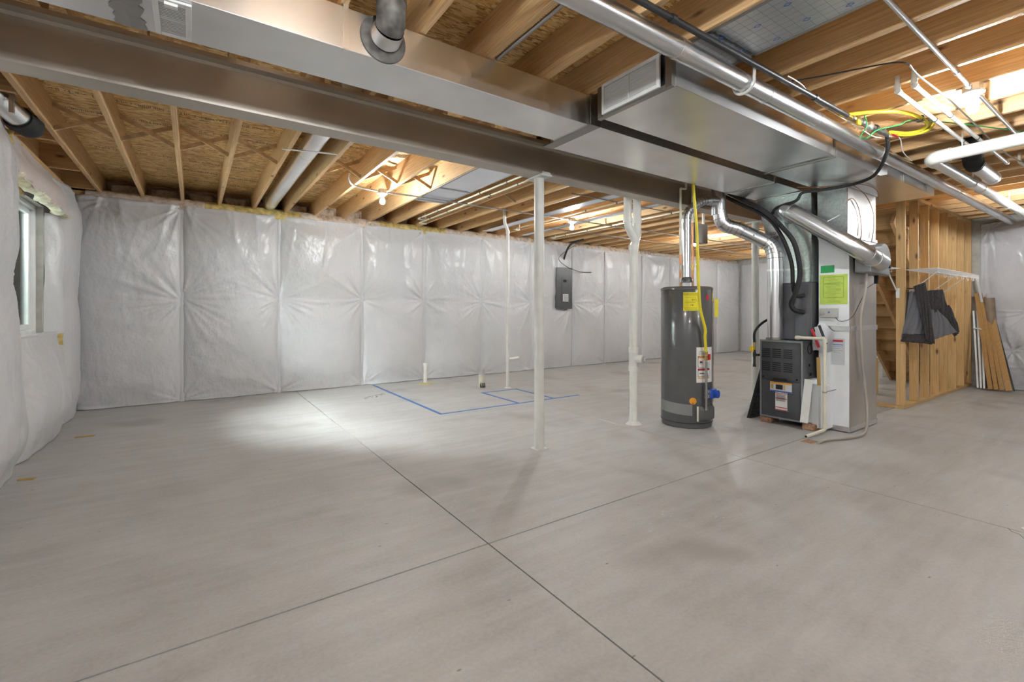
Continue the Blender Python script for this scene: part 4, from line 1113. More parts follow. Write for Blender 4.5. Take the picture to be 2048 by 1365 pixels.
# condensate drain
cp = T('condensate_drain', 'cream plastic condensate drain stepping down beside the furnace to the floor', 'pipe', (5.08, 2.0, 0))
pts = [(5.23, 2.30, 0.945), (5.10, 2.26, 0.945), (5.10, 2.00, 0.945), (5.10, 2.00, 0.05), (4.80, 2.04, 0.022)]
cp.add('pipe', tb(fillet(pts, 0.02, 4), 0.0165, 14), 'pvc_cream', True)
bm = bmesh.new()
for p, d in (((5.10, 2.245, 0.945), (0, 1, 0)), ((5.10, 2.02, 0.945), (0, 1, 0)), ((5.10, 2.00, 0.925), (0, 0, 1)), ((5.10, 2.00, 0.075), (0, 0, 1))): ring(bm, p, d, 0.021, 0.036, 14)
cp.add('couplings', bm, 'pvc_cream', True)
bm = bmesh.new(); lathe(bm, [(0.011, 0.0), (0.011, 0.002)], (4.7985, 2.04, 0.0222), 12, '-x'); cp.add('bore', bm, 'slot_black')
bm = bmesh.new(); ring(bm, (5.10, 2.00, 0.42), (0, 0, 1), 0.020, 0.012, 14); box(bm, 5.10, 5.36, 1.996, 2.004, 0.416, 0.424); cp.add('clamp', bm, 'galv_dull')
# flow stain under the outlet
tag(obj('rust_puddle', bx(4.66, 4.80, 1.93, 2.03, 0.0002, 0.0008), 'brick'), 'small rusty stain on the floor under the drain outlets', 'stain')
# things stuck on the return drop
def dropface(y1, y0, z0, z1, t=0.002, x=5.3695): return bx(x - t, x - 0.0003, y0, y1, z0, z1)
U_, V_ = (0, -1, 0), (0, 0, 1)
gt = tag(obj('green_tag', dropface(2.140, 2.017, 1.612, 1.685), 'paper_green'), 'small dark green card taped on the return drop above the lime sheet', 'card')
ls = tag(obj('lime_notice', dropface(2.150, 1.900, 1.286, 1.590), 'paper_lime'), 'lime green printed notice taped to the return drop', 'notice')
def pline(p, y1, y0, z, w=0.0022, m_='print_olive'): obj('print_line', bx(5.3662, 5.3673, y0, y1, z, z + w), m_, p)
for (a, b, c, d) in ((2.115, 1.935, 1.50, 1.565), (2.115, 1.935, 1.355, 1.49)):
    for q in ((a, b, c), (a, b, d)): pline(ls, *q)
    for yy in (a, b): obj('print_line', bx(5.3662, 5.3673, yy - 0.001, yy + 0.001, c, d), 'print_olive', ls)
rr = random.Random(5)
for k in range(22):
    z = 1.575 - k * 0.0128
    pline(ls, 2.10 - rr.uniform(0, .03), 1.95 + rr.uniform(0, .06), z, 0.0018)
hc = T('humidistat', 'beige humidistat control box on the return drop below the lime sheet', 'control', (5.36, 2.06, 1.15))
hc.add('case', bx(5.336, 5.3695, 1.978, 2.142, 1.152, 1.245), 'control_grey', bevel=0.006)
bm = bmesh.new(); lathe(bm, [(0.021, 0), (0.019, 0.012)], (5.336, 2.105, 1.20), 20, '-x'); hc.add('dial', bm, 'control_grey', True)
hc.add('emblem', bx(5.3345, 5.336, 2.045, 2.062, 1.195, 1.212), 'label_blue')
bm = tb(smooth_path([(5.355, 2.0, 1.150), (5.345, 1.97, 1.12), (5.345, 1.91, 1.12), (5.40, 1.865, 1.17), (5.56, 1.85, 1.33), (5.70, 1.845, 1.45), (5.81, 1.81, 1.51)], 6), 0.0028, 6); hc.add('wire', bm, 'black_cable', True)
sl = tag(obj('service_label', dropface(2.045, 1.925, 0.675, 0.94), 'paper_grey'), 'white service record label with red heading on the lower return drop', 'label')
obj('print_line', bx(5.3662, 5.3673, 1.94, 2.03, 0.905, 0.925), 'label_red', sl); obj('print_line', bx(5.3662, 5.3673, 1.94, 2.03, 0.872, 0.879), 'label_blue', sl)
for k in range(4): obj('print_line', bx(5.3662, 5.3673, 1.945 + 0.02 * (k % 2), 2.03, 0.855 - k * 0.018, 0.857 - k * 0.018), 'print_black', sl)
# thermostat wires on the return drop
tw = T('thermostat_wire', 'thin brown thermostat wires looping down the upper return drop', 'wire', (5.7, 1.88, 2.0))
for pts in ([(5.34, 1.90, 2.30), (5.42, 1.875, 2.34), (5.56, 1.87, 2.25), (5.63, 1.872, 2.05), (5.61, 1.875, 1.93)], [(5.36, 1.86, 2.47), (5.70, 1.865, 2.42), (5.92, 1.868, 2.28), (5.95, 1.868, 2.12), (5.90, 1.872, 1.95)], [(5.0, 2.20, 2.462), (5.25, 1.95, 2.455), (5.40, 1.80, 2.465), (5.8, 1.80, 2.47), (6.0, 1.84, 2.40)]):
    tw.add('wire', tb(smooth_path(pts, 8), 0.004, 6), 'bronze_wire', True)
# ================================================================== OVERHEAD PIPES, CABLES, LIGHTS
gp = T('round_exhaust_duct', 'long shiny round galvanized duct slung beside the return duct', 'duct', (4.0, 1.51, 2.6))
gp.add('pipe', tb([(0.9, 1.51, 2.60), (10.44, 1.51, 2.60)], 0.053, 28), 'galv_pipe', True)
for x in (2.12, 3.72):
    bm = bmesh.new(); ring(bm, (x, 1.51, 2.60), (1, 0, 0), 0.0555, 0.075, 28); gp.add('foil_tape', bm, 'foil_tape', True)
for x in (3.0, 4.9, 7.3, 9.4):
    bm = bmesh.new(); ring(bm, (x, 1.51, 2.60), (1, 0, 0), 0.0565, 0.02, 28); gp.add('seam_band', bm, 'galv_pipe', True)
bm = tb([(2.74, 1.445, 2.70), (2.74, 1.445, 2.63)] + [(2.74, 1.51 + 0.064 * math.cos(a), 2.60 + 0.064 * math.sin(a)) for a in (math.radians(170 + k * 15) for k in range(13))], 0.009, 8)
gp.add('pipe_hook', bm, 'pvc', True)
bi = T('black_gas_pipe', 'black iron gas pipe running along the joists beside the round duct', 'pipe', (2.8, 1.45, 2.665))
bi.add('pipe', tb([(0.6, 1.455, 2.672), (3.95, 1.40, 2.655)], 0.0165, 14), 'black_iron', True)
bm = bmesh.new()
for x in (1.95, 3.45): ring(bm, (x, 1.455 - 0.055 * (x - 0.6) / 3.35, 2.672 - 0.017 * (x - 0.6) / 3.35), (1, -0.016, 0), 0.021, 0.03, 10)
bi.add('hanger_clips', bm, 'black_cable')
bi.add('brass_tip', tb([(3.95, 1.40, 2.655), (4.02, 1.398, 2.652)], 0.014, 10), 'brass', True)
# gas manifold with shutoffs
gm = T('gas_manifold', 'gas pipe manifold with yellow and red shutoff valves wrapped in green wire', 'manifold', (4.25, 1.37, 2.64))
gm.add('manifold_body', tb([(4.02, 1.398, 2.652), (4.60, 1.36, 2.645)], 0.020, 12), 'galv_dull', True)
for k, x in enumerate((4.08, 4.17, 4.28, 4.40, 4.52)):
    bm = bmesh.new(); ring(bm, (x, 1.395 - 0.06 * (x - 4.02), 2.652), (1, -0.06, 0), 0.027, 0.035, 8); gm.add('fitting', bm, ('brass', 'galv_dull', 'copper', 'black_iron', 'galv_dull')[k], True)
bm = bmesh.new(); lathe(bm, [(0.036, 0), (0.032, 0.03), (0.015, 0.04)], (4.25, 1.375, 2.63), 14, '-y'); gm.add('regulator', bm, 'galv', True)
gm.add('yellow_lever', bx(4.03, 4.09, 1.36, 1.375, 2.60, 2.635), 'yellow_valve', bevel=0.004)
gm.add('red_lever', bx(4.66, 4.76, 1.325, 1.345, 2.645, 2.672), 'red_plastic', bevel=0.004)
gm.add('bonding_wire', tb(smooth_path([(4.18, 1.37, 2.70), (4.19, 1.36, 2.62), (4.22, 1.41, 2.56), (4.20, 1.36, 2.53), (4.30, 1.33, 2.60), (4.50, 1.25, 2.66), (4.62, 1.15, 2.69), (5.6, 0.75, 2.69), (7.0, 0.3, 2.69)], 6), 0.0045, 6), 'green_wire', True)
yl = T('yellow_gas_loop', 'yellow gas hose looping from the manifold under the joists', 'hose', (4.5, 1.25, 2.68))
yl.add('hose', tb(smooth_path([(3.98, 1.46, 2.68), (4.10, 1.32, 2.685), (4.25, 1.20, 2.685), (4.45, 1.135, 2.68), (4.70, 1.135, 2.68), (4.82, 1.20, 2.675), (4.80, 1.28, 2.67), (4.62, 1.34, 2.66)], 8), 0.013, 12), 'yellow_hose', True)
yl.add('hose_return', tb(smooth_path([(4.86, 1.13, 2.80), (4.88, 1.15, 2.70), (4.88, 1.22, 2.675), (4.83, 1.29, 2.668), (4.72, 1.325, 2.66)], 8), 0.013, 12), 'yellow_hose', True)
bm = bmesh.new(); box(bm, 4.53, 4.56, 1.115, 1.155, 2.66, 2.70); yl.add('clip', bm, 'black_cable')
bh = T('black_gas_hose', 'black hose dropping from the manifold and sagging past the return drop', 'hose', (5.0, 1.6, 2.5))
bh.add('hose', tb(smooth_path([(4.60, 1.36, 2.64), (4.70, 1.38, 2.60), (4.80, 1.42, 2.54), (5.02, 1.55, 2.46), (5.16, 1.68, 2.44), (5.24, 1.86, 2.44), (5.20, 2.08, 2.435), (5.10, 2.20, 2.42), (5.05, 2.24, 2.34), (5.10, 2.45, 2.315), (5.14, 2.52, 2.26)], 8), 0.0145, 12), 'black_foam', True)
# loose cables along the joists
cb = T('black_cable_run', 'thin black cable stapled across the joists towards the lamp', 'cable', (3.2, 1.2, 2.69))
cb.add('cable', tb(smooth_path([(1.2, 1.50, 2.69), (1.74, 1.476, 2.69), (2.609, 1.459, 2.69), (3.052, 1.433, 2.69), (3.177, 1.385, 2.69), (3.40, 0.99, 2.69), (3.52, 0.93, 2.69)], 6), 0.0045, 6), 'black_cable', True)
cb.add('sheathed_cable', tb(smooth_path([(3.52, 0.93, 2.69), (3.75, 0.94, 2.69), (4.34, 0.926, 2.69), (4.92, 0.93, 2.69), (6.2, 0.92, 2.66), (7.4, 0.80, 2.66)], 6), 0.006, 6), 'galv_dull', True)
wr = T('white_cable', 'thin white cable lying along the round duct', 'cable', (4.0, 1.44, 2.66))
wr.add('cable', tb(smooth_path([(3.05, 1.40, 2.685), (3.25, 1.40, 2.68), (3.5, 1.44, 2.665), (3.9, 1.43, 2.645), (4.3, 1.42, 2.63), (4.55, 1.41, 2.625), (4.8, 1.34, 2.66), (5.2, 1.42, 2.64), (5.6, 1.46, 2.64)], 6), 0.004, 6), 'romex_white', True)
# conduits
c1 = T('steel_conduit', 'steel conduit running overhead to the nearest bare bulb', 'conduit', (3.4, 0.79, 2.68))
c1.add('conduit', tb(smooth_path([(0.56, 0.787, 2.672), (0.75, 0.79, 2.682), (3.9, 0.79, 2.682), (4.05, 0.788, 2.672), (4.15, 0.787, 2.668)], 6), 0.0125, 12), 'galv_pipe', True)
bm = bmesh.new(); ring(bm, (3.85, 0.79, 2.682), (1, 0, 0), 0.0165, 0.02, 12); ring(bm, (4.10, 0.788, 2.67), (1, 0, 0), 0.017, 0.03, 12); c1.add('connector', bm, 'galv_dull', True)
c2 = T('steel_conduit', 'steel conduit continuing beyond the nearest bare bulb to the right-hand wall', 'conduit', (6, 0.79, 2.68))
c2.add('conduit', tb([(4.26, 0.785, 2.668), (4.40, 0.785, 2.682), (8.14, 0.785, 2.682)], 0.0125, 12), 'galv_pipe', True)
c3 = T('steel_conduit', 'thin steel conduit strung along the far row of bulbs', 'conduit', (4.5, 5.52, 2.68))
c3.add('conduit', tb(smooth_path([(1.47, 5.42, 2.80), (1.48, 5.46, 2.71), (1.58, 5.52, 2.682), (1.83, 5.53, 2.668)], 6), 0.011, 10), 'galv_pipe', True)
c3.add('conduit', tb([(1.95, 5.53, 2.668), (2.15, 5.535, 2.676), (4.93, 5.56, 2.676)], 0.011, 10), 'galv_pipe', True)
c3.add('conduit', tb([(5.05, 5.56, 2.676), (8.20, 5.54, 2.676)], 0.011, 10), 'galv_pipe', True)
c3.add('conduit', tb([(8.32, 5.54, 2.676), (11.8, 5.54, 2.676)], 0.011, 10), 'galv_pipe', True)
c4 = T('steel_conduit', 'short dark conduit along a joist above the trunk duct', 'conduit', (1.47, 1.8, 2.70))
c4.add('conduit', tb([(1.475, -1.0, 2.708), (1.475, 2.30, 2.708)], 0.0125, 12), 'galv_dull', True)
c5 = T('flexible_cable_run', 'bare cable strung below the joists deep in the far corner', 'cable', (9, 4.4, 2.69))
c5.add('cable', tb([(3.9, 4.35, 2.692), (12.5, 4.35, 2.692)], 0.008, 8), 'galv_dull', True)
c5.add('cable', tb([(5.2, 6.4, 2.692), (12.5, 6.4, 2.692)], 0.008, 8), 'galv_dull', True)
# bare bulbs; the out-of-view ones at the end are added as fill
def lamp(x, y, lab, joist=None):
    t = T('bare_bulb_lamp', lab, 'lamp', (x, y, 2.64), 'bare bulbs in ceiling lampholders')
    bm = bmesh.new(); lathe(bm, [(0.052, 2.655), (0.052, 2.698)], (x, y, 0), 8); t.add('junction_box', bm, 'galv')
    bm = bmesh.new(); lathe(bm, [(0.030, 2.618), (0.034, 2.632), (0.060, 2.641), (0.062, 2.650), (0.052, 2.6545)], (x, y, 0), 32); t.add('lampholder', bm, 'porcelain', True)
    bm = bmesh.new(); lathe(bm, [(0.004, 2.517), (0.018, 2.520), (0.028, 2.532), (0.032, 2.549), (0.029, 2.568), (0.020, 2.588), (0.0145, 2.604), (0.0145, 2.617)], (x, y, 0), 14); t.add('bulb', bm, 'bulb_glow', True)
lamp(4.20, 0.785, 'bare bulb in a white lampholder near the yellow gas loop')
lamp(1.89, 5.53, 'bare bulb by the foil-covered joist bay, nearest the window')
lamp(4.99, 5.56, 'bare bulb above the grey electrical panel, between the two cream posts')
lamp(8.26, 5.54, 'bare bulb deep in the far room, seen beside the heater flue')
lamp(11.6, 5.54, 'farthest bare bulb, near the end wall and hidden by pipes')
lamp(0.4, -1.6, 'added fill bulb, unseen behind the viewer near the left wall')  # unseen lamp, added to brighten the near part of the room
lamp(4.2, -2.4, 'added fill bulb, unseen behind the viewer in the middle of the room')  # another unseen lamp added as fill light
lamp(0.5, 0.785, 'added fill bulb, out of view on the near conduit')  # added above the frame to light the near floor
lamp(8.26, 0.785, 'added fill bulb, out of view in front of the right-hand wall')  # added beyond the frame edge for more even light
# white plastic pipes on the right
wp = T('white_drain_pipe', 'fat white drain pipe crossing the upper right below the joists', 'pipe', (5.35, 0.6, 2.56))
wp.add('pipe', tb([(5.30, -3.9, 2.63), (5.30, 1.20, 2.55)], 0.050, 28), 'pvc', True)
wp.add('elbow', tb(smooth_path([(5.30, 1.14, 2.551), (5.30, 1.20, 2.549), (5.315, 1.235, 2.546), (5.36, 1.255, 2.545), (5.45, 1.255, 2.545)], 6), 0.056, 28), 'pvc', True)
wp.add('pipe', tb([(5.42, 1.255, 2.545), (10.44, 1.235, 2.55)], 0.046, 28), 'pvc', True)
bm = bmesh.new(); ring(bm, (5.30, 1.13, 2.552), (0, 1, 0), 0.0565, 0.015, 28); wp.add('hub_ring', bm, 'pvc', True)
for x in (6.65, 7.0, 8.35, 10.0):
    bm = bmesh.new(); ring(bm, (x, 1.25, 2.547), (1, 0, 0), 0.0545, 0.03 if x != 7.0 else 0.012, 28); wp.add('coupling', bm, 'pvc', True)
for (x, y) in ((5.29, 1.05), (6.7, 1.25), (8.4, 1.24)):
    bm = bmesh.new(); box(bm, x - 0.012, x + 0.012, y - 0.003, y + 0.003, 2.59, 2.72); wp.add('hanger_strap', bm, 'pvc')
for k, (y, x0, x1, lab) in enumerate(((1.06, 3.78, 5.95, 'thin white water line nearer the round duct, with an elbow at its end'), (0.972, 3.77, 6.5, 'thin white water line beside the lamp conduit, with an elbow at its end'))):
    t = T('water_line', lab, 'pipe', (4.8, y, 2.65), 'thin white water lines')
    t.add('pipe', tb(fillet([(x0, y, 2.75), (x0, y, 2.655), (x1, y, 2.655)], 0.02, 4), 0.0135, 12), 'pvc', True)
    bm = bmesh.new(); ring(bm, (x0 + 0.02, y, 2.655), (1, 0, 0), 0.018, 0.035, 12); ring(bm, (x0, y, 2.68), (0, 0, 1), 0.018, 0.035, 12); ring(bm, (x1 - 0.01, y, 2.655), (1, 0, 0), 0.018, 0.03, 12); t.add('fittings', bm, 'pvc', True)
    bm = bmesh.new()
    for xx in (4.58, 5.35, 5.8): ring(bm, (xx, y, 2.655), (1, 0, 0), 0.0165, 0.014, 10)
    t.add('clips', bm, 'black_cable')
for y, lab in ((0.90, 'short cream water line past the foil stub, nearer one'), (0.80, 'short cream water line past the foil stub, by the wall')):
    t = T('water_line', lab, 'pipe', (7.2, y, 2.65), 'thin white water lines')
    t.add('pipe', tb(fillet([(6.55, y, 2.74), (6.55, y, 2.655), (9.5, y - 0.1, 2.655)], 0.02, 4), 0.0135, 12), 'cpvc', True)
    bm = bmesh.new()
    for xx in (6.9, 7.6): ring(bm, (xx, y - 0.1 * (xx - 6.55) / 3, 2.655), (1, 0, 0), 0.0165, 0.014, 10)
    t.add('clips', bm, 'black_cable')
# round take-off stub on the right
st = T('duct_stub', 'short galvanized duct stub with a black flexible elbow under the joists', 'duct', (6.3, 1.1, 2.6))
p = fillet([(5.78, 1.09, 2.86), (5.79, 1.09, 2.66), (6.02, 1.12, 2.61), (6.10, 1.125, 2.605)], 0.1, 8)
st.add('elbow', tb(p, [0.068 + 0.004 * (k % 2) for k in range(len(p))], 22), 'black_foam', True)
st.add('pipe', tb([(6.06, 1.122, 2.607), (6.80, 1.13, 2.60)], 0.064, 24), 'galv_pipe', True)
st.add('foil_lip', tb([(6.78, 1.13, 2.60), (6.84, 1.131, 2.60)], 0.068, 24), 'foil_tape', True)
# foil panning over joist bays
def panning(name, lab, x0, x1, y0, y1, mat, ribs):
    t = T(name, lab, 'foil panel', ((x0 + x1) / 2, (y0 + y1) / 2, ZJ), 'foil covers under joist bays')
    t.add('sheet', bx(x0, x1, y0, y1, ZJ - 0.006, ZJ - 0.001), mat)
    bm = bmesh.new(); box(bm, x0, x0 + 0.02, y0, y1, ZJ - 0.010, ZJ - 0.0065); box(bm, x1 - 0.02, x1, y0, y1, ZJ - 0.010, ZJ - 0.0065)
    for y in ribs: box(bm, x0 + 0.02, x1 - 0.02, y - 0.025, y + 0.025, ZJ - 0.010, ZJ - 0.0065)
    t.add('mastic_edges', bm, 'galv_dull')
    return t
pn = panning('joist_panning', 'shiny blue-printed foil cover under a joist bay at the top edge', 2.235, 2.665, -0.8, 1.56, 'foil', ())
bm = bmesh.new()
for k in range(9): box(bm, 2.26 + k * 0.046, 2.2612 + k * 0.046, -0.7, 1.53, ZJ - 0.0068, ZJ - 0.0062)
for k in range(40): box(bm, 2.26, 2.64, -0.6 + k * 0.054, -0.5988 + k * 0.054, ZJ - 0.0068, ZJ - 0.0062)
sg = pn.add('scrim_grid', bm, 'galv_dull'); sg['kind'] = 'stuff'
bm = bmesh.new()
for k in range(10):
    for q in range(2):
        x = 2.35 + 0.2 * q + 0.05 * (k % 2); y = 1.42 - k * 0.17
        for a, b in (((x - .012, y), (x, y - .018)), ((x, y - .018), (x + .012, y)), ((x + .012, y), (x, y + .018)), ((x, y + .018), (x - .012, y))): beam(bm, (*a, ZJ - 0.0072), (*b, ZJ - 0.0072), 0.003, 0.0006)
dm = pn.add('printed_diamonds', bm, 'label_blue'); dm['kind'] = 'stuff'
pn = panning('joist_panning', 'grey foil cover under a joist bay next to the second bulb', 2.40, 2.845, 3.35, 5.80, 'foil', (5.05, 5.72))
panning('joist_panning', 'narrow foil cover in the joist bay behind the cream post', 4.36, 4.56, 3.5, 7.3, 'foil', ())
panning('joist_panning', 'narrow foil cover in the joist bay right of the cream post', 5.22, 5.38, 3.5, 7.3, 'foil', ())
# round duct in the far joist bay
rd = T('round_branch_duct', 'round galvanized branch duct in the joist bay above the far wall', 'duct', (0.92, 5.5, 2.8))
rd.add('pipe', tb([(0.925, 3.30, 2.80), (0.925, 7.55, 2.80)], 0.084, 28), 'galv', True)
rd.add('boot_elbow', tb(smooth_path([(0.925, 7.50, 2.80), (0.925, 7.70, 2.80), (0.925, 7.80, 2.87), (0.925, 7.82, 2.935)], 6), 0.088, 28), 'galv', True)
bm = bmesh.new(); ring(bm, (0.925, 4.95, 2.80), (0, 1, 0), 0.0865, 0.014, 28); ring(bm, (0.925, 7.45, 2.80), (0, 1, 0), 0.0875, 0.02, 28); rd.add('seam_band', bm, 'galv', True)
bm = bmesh.new(); beam(bm, (0.66, 4.66, 2.698), (1.13, 4.55, 2.706), 0.025, 0.008); rd.add('support_strap', bm, 'galv')
rs = T('round_branch_duct', 'round duct end with black flexible sleeve at the upper left edge', 'duct', (-1.2, 4.7, 2.8))
rs.add('pipe', tb([(-1.28, 4.02, 2.80), (-1.075, 4.98, 2.66)], 0.075, 24), 'galv', True)
rs.add('sleeve', tb(smooth_path([(-1.085, 4.93, 2.667), (-1.07, 5.0, 2.655), (-1.055, 5.06, 2.65), (-1.06, 5.10, 2.67)], 5), [0.086 + 0.004 * (k % 2) for k in range(16)], 24), 'black_foam', True)
bm = bmesh.new(); box(bm, -1.06, -1.035, 4.62, 4.65, 2.60, 2.93); rs.add('hanger_strap', bm, 'galv')
# white water lines on the far joists
for k, (x, y0, y1) in enumerate(((3.08, 4.0, 7.2), (2.93, 4.0, 6.9), (4.72, 4.0, 6.8), (5.9, 4.0, 7.2))):
    t = T('water_line', ('cream water line along a far joist beside the foil cover, right one', 'cream water line along a far joist beside the foil cover, left one', 'cream water line on a far joist right of the foil strip', 'cream water line on a far joist above the electrical panel')[k], 'pipe', (x, 5.5, 2.68), 'cream water lines on the far joists')
    t.add('pipe', tb(fillet([(x, y0, 2.682), (x, y1, 2.682), (x + 0.14, y1 + 0.03, 2.682), (x + 0.14, y1 + 0.03, 2.80)], 0.02, 4), 0.0115, 10), 'cpvc', True)
    bm = bmesh.new()
    for q in range(5): ring(bm, (x, y0 + 0.35 + q * 0.6, 2.682), (0, 1, 0), 0.0145, 0.016, 10)
    t.add('clips', bm, 'black_cable')
# ================================================================== DRAIN STACK, VENTS, PANEL
ds = T('drain_stack', 'white drain stack with wye fitting and cleanout left of the water heater', 'pipe', (3.90, 3.36, 0))
SX, SY = 3.905, 3.365
ds.add('stack', tb([(SX, SY, 0.02), (SX, SY, 1.90)], 0.044, 28), 'pvc', True)
bm = bmesh.new(); lathe(bm, [(0.085, 0.0), (0.07, 0.012), (0.05, 0.03)], (SX, SY, 0), 24); ds.add('floor_collar', bm, 'pvc', True)
for z_, r_, w_ in ((0.60, 0.052, 0.055), (0.80, 0.052, 0.055), (0.70, 0.048, 0.14), (1.90, 0.052, 0.06)):
    bm = bmesh.new(); ring(bm, (SX, SY, z_), (0, 0, 1), r_, w_, 28); ds.add('hub', bm, 'pvc', True)
cc = Vector((SX, SY, 0.70)); cdx = Vector((0.35, -0.9, 0)).normalized()
ds.add('cleanout_branch', tb([cc, cc + cdx * 0.10], 0.046, 24), 'pvc', True)
bm = bmesh.new(); tube(bm, [cc + cdx * 0.10, cc + cdx * 0.112], 0.036, 24); pl_ = ds.add('cleanout_plug', bm, 'control_grey', True)
bm = bmesh.new(); pbox(bm, cc + cdx * 0.112 + Vector((-0.008, -0.008, -0.018)), (0.9, 0.35, 0), (0, 0, 1), cdx, 0.018, 0.036, 0.012); obj('lug', bm, 'pvc', pl_)
ds.add('straight_riser', tb([(SX + 0.005, SY, 1.90), (3.965, SY, 2.05), (3.985, 3.385, 2.15), (3.985, 3.385, 2.93)], 0.043, 26), 'pvc', True)
ds.add('offset_riser', tb(fillet([(SX + 0.03, SY - 0.01, 1.96), (SX - 0.02, SY, 2.04), (3.825, 3.375, 2.14), (3.825, 3.375, 2.93)], 0.05, 6), 0.043, 26), 'pvc', True)
bm = bmesh.new(); ring(bm, (3.825, 3.375, 2.19), (0, 0, 1), 0.050, 0.05, 26); ds.add('hub', bm, 'pvc', True)
bm = bmesh.new(); ring(bm, (3.985, 3.385, 2.2), (0, 0, 1), 0.050, 0.05, 26); ds.add('hub', bm, 'pvc', True)
vs = T('vent_pipe', 'slim cream vent pipe with a bent top standing near the blue tape', 'pipe', (4.10, 6.08, 0))
VX, VY = 4.10, 6.08
vs.add('pipe', tb(fillet([(VX, VY, 0.0), (VX, VY, 2.50), (VX - 0.06, VY, 2.60), (VX - 0.06, VY, 2.93)], 0.06, 6), 0.026, 20), 'pvc', True)
bm = bmesh.new(); ring(bm, (VX, VY, 0.46), (0, 0, 1), 0.032, 0.10, 20); vs.add('hub', bm, 'pvc', True)
bm = bmesh.new(); ring(bm, (VX, VY, 2.47), (0, 0, 1), 0.031, 0.05, 20); vs.add('hub', bm, 'pvc', True)
vs.add('side_inlet', tb(smooth_path([(VX, VY, 0.45), (VX + 0.07, VY - 0.03, 0.455), (VX + 0.17, VY - 0.06, 0.47)], 5), 0.024, 18), 'pvc', True)
bm = bmesh.new(); lathe(bm, [(0.055, 0), (0.03, 0.012)], (VX, VY, 0), 20); vs.add('floor_collar', bm, 'pvc', True)
s1 = T('floor_stub', 'thin capped white pipe stub with tan sealant at its foot', 'pipe', (3.185, 7.19, 0))
s1.add('pipe', tb([(3.185, 7.19, 0), (3.185, 7.19, 0.33)], 0.031, 20), 'pvc', True)
bm = bmesh.new(); ring(bm, (3.185, 7.19, 0.325), (0, 0, 1), 0.037, 0.045, 20); s1.add('cap', bm, 'pvc', True)
bm = bmesh.new(); lathe(bm, [(0.13, 0.0), (0.11, 0.008), (0.04, 0.022)], (3.185, 7.17, 0), 18); s1.add('sealant', bm, 'dirt_tan')
s2 = T('floor_stub', 'thick stained white pipe stub with a taped top', 'pipe', (3.765, 6.32, 0))
s2.add('pipe', tb([(3.765, 6.32, 0), (3.765, 6.32, 0.22)], 0.050, 22), 'pvc_cream', True)
bm = bmesh.new(); ring(bm, (3.765, 6.32, 0.255), (0, 0, 1), 0.053, 0.09, 22); s2.add('taped_top', bm, 'foil_tape', True)
bm = bmesh.new(); 
for k in range(9):
    a = math.radians(-150 + 13 * k); z = 0.05 + 0.03 * math.sin(k * 2.2)
    box(bm, 3.765 + 0.051 * math.cos(a) - 0.006, 3.765 + 0.051 * math.cos(a) + 0.006, 6.32 + 0.051 * math.sin(a) - 0.004, 6.32 + 0.051 * math.sin(a) + 0.004, 0.005, 0.02 + z * 0.9)
s2.add('mud_stain', bm, 'mastic')
ep = T('electrical_panel', 'tall dark grey electrical panel mounted on the far insulated wall', 'electrical panel', (6.51, 7.5, 1.27))
ep.add('box', bx(6.30, 6.72, 7.50, 7.665, 1.275, 2.125), 'grey_panel', bevel=0.004)
ep.add('cover', bx(6.285, 6.735, 7.49, 7.50, 1.26, 2.14), 'grey_panel', bevel=0.003)
ep.add('door', bx(6.43, 6.63, 7.482, 7.4895, 1.40, 1.90), 'grey_panel', bevel=0.002)
ep.add('breaker_window', bx(6.47, 6.56, 7.478, 7.4815, 1.83, 1.88), 'slot_black')
sch = ep.add('circuit_card', bx(6.46, 6.61, 7.478, 7.4815, 1.42, 1.575), 'paper_white')
for k in range(7): obj('print_line', bx(6.47, 6.60, 7.4765, 7.4778, 1.435 + k * 0.019, 1.442 + k * 0.019), 'print_black', sch)
wire = tb(smooth_path([(6.75, 7.45, 2.62), (6.35, 7.48, 2.35), (6.55, 7.48, 2.17), (6.95, 7.50, 2.08), (7.3, 7.50, 2.08)], 6), 0.008, 6); ep.add('feed_wire', wire, 'galv_dull', True)
ep.add('conduit_entry', tb(smooth_path([(6.55, 7.58, 2.14), (6.55, 7.57, 2.3), (6.5, 7.3, 2.6), (6.6, 7.0, 2.69)], 6), 0.02, 10), 'dark_metal', True)
# hanging box behind the flue
hb = T('junction_panel', 'small galvanized box mounted under the joists behind the flue', 'box', (5.6, 3.75, 2.2))
hb.add('box', bx(5.55, 5.80, 3.70, 3.80, 2.14, 2.40), 'galv_dull', bevel=0.004); hb.add('rim', bx(5.535, 5.55, 3.69, 3.81, 2.13, 2.41), 'dark_metal'); hb.add('bracket', bx(5.757, 5.792, 3.74, 3.76, 2.40, 2.70), 'galv')
# blue masking tape outlines
def tape(pts, lab):
    bm = bmesh.new(); a, b = pts; beam(bm, (*a, 0.0006), (*b, 0.0006), 0.045, 0.0006)
    tag(obj('masking_tape', bm, 'blue_tape'), lab, 'tape', 'blue masking tape on the floor')
tape(((2.42, 7.52), (2.40, 4.95)), 'long blue tape strip running out from the far wall')
tape(((2.38, 4.968), (4.60, 4.968)), 'blue tape strip parallel to the far wall, meeting the cream post')
tape(((3.53, 5.90), (3.53, 4.99)), 'short blue tape strip left of the vent pipe, square to the wall')
tape(((3.50, 5.90), (4.16, 5.90)), 'short blue tape strip at the foot of the vent pipe')
tape(((4.13, 5.92), (4.13, 5.0)), 'short blue tape strip ending behind the cream post')
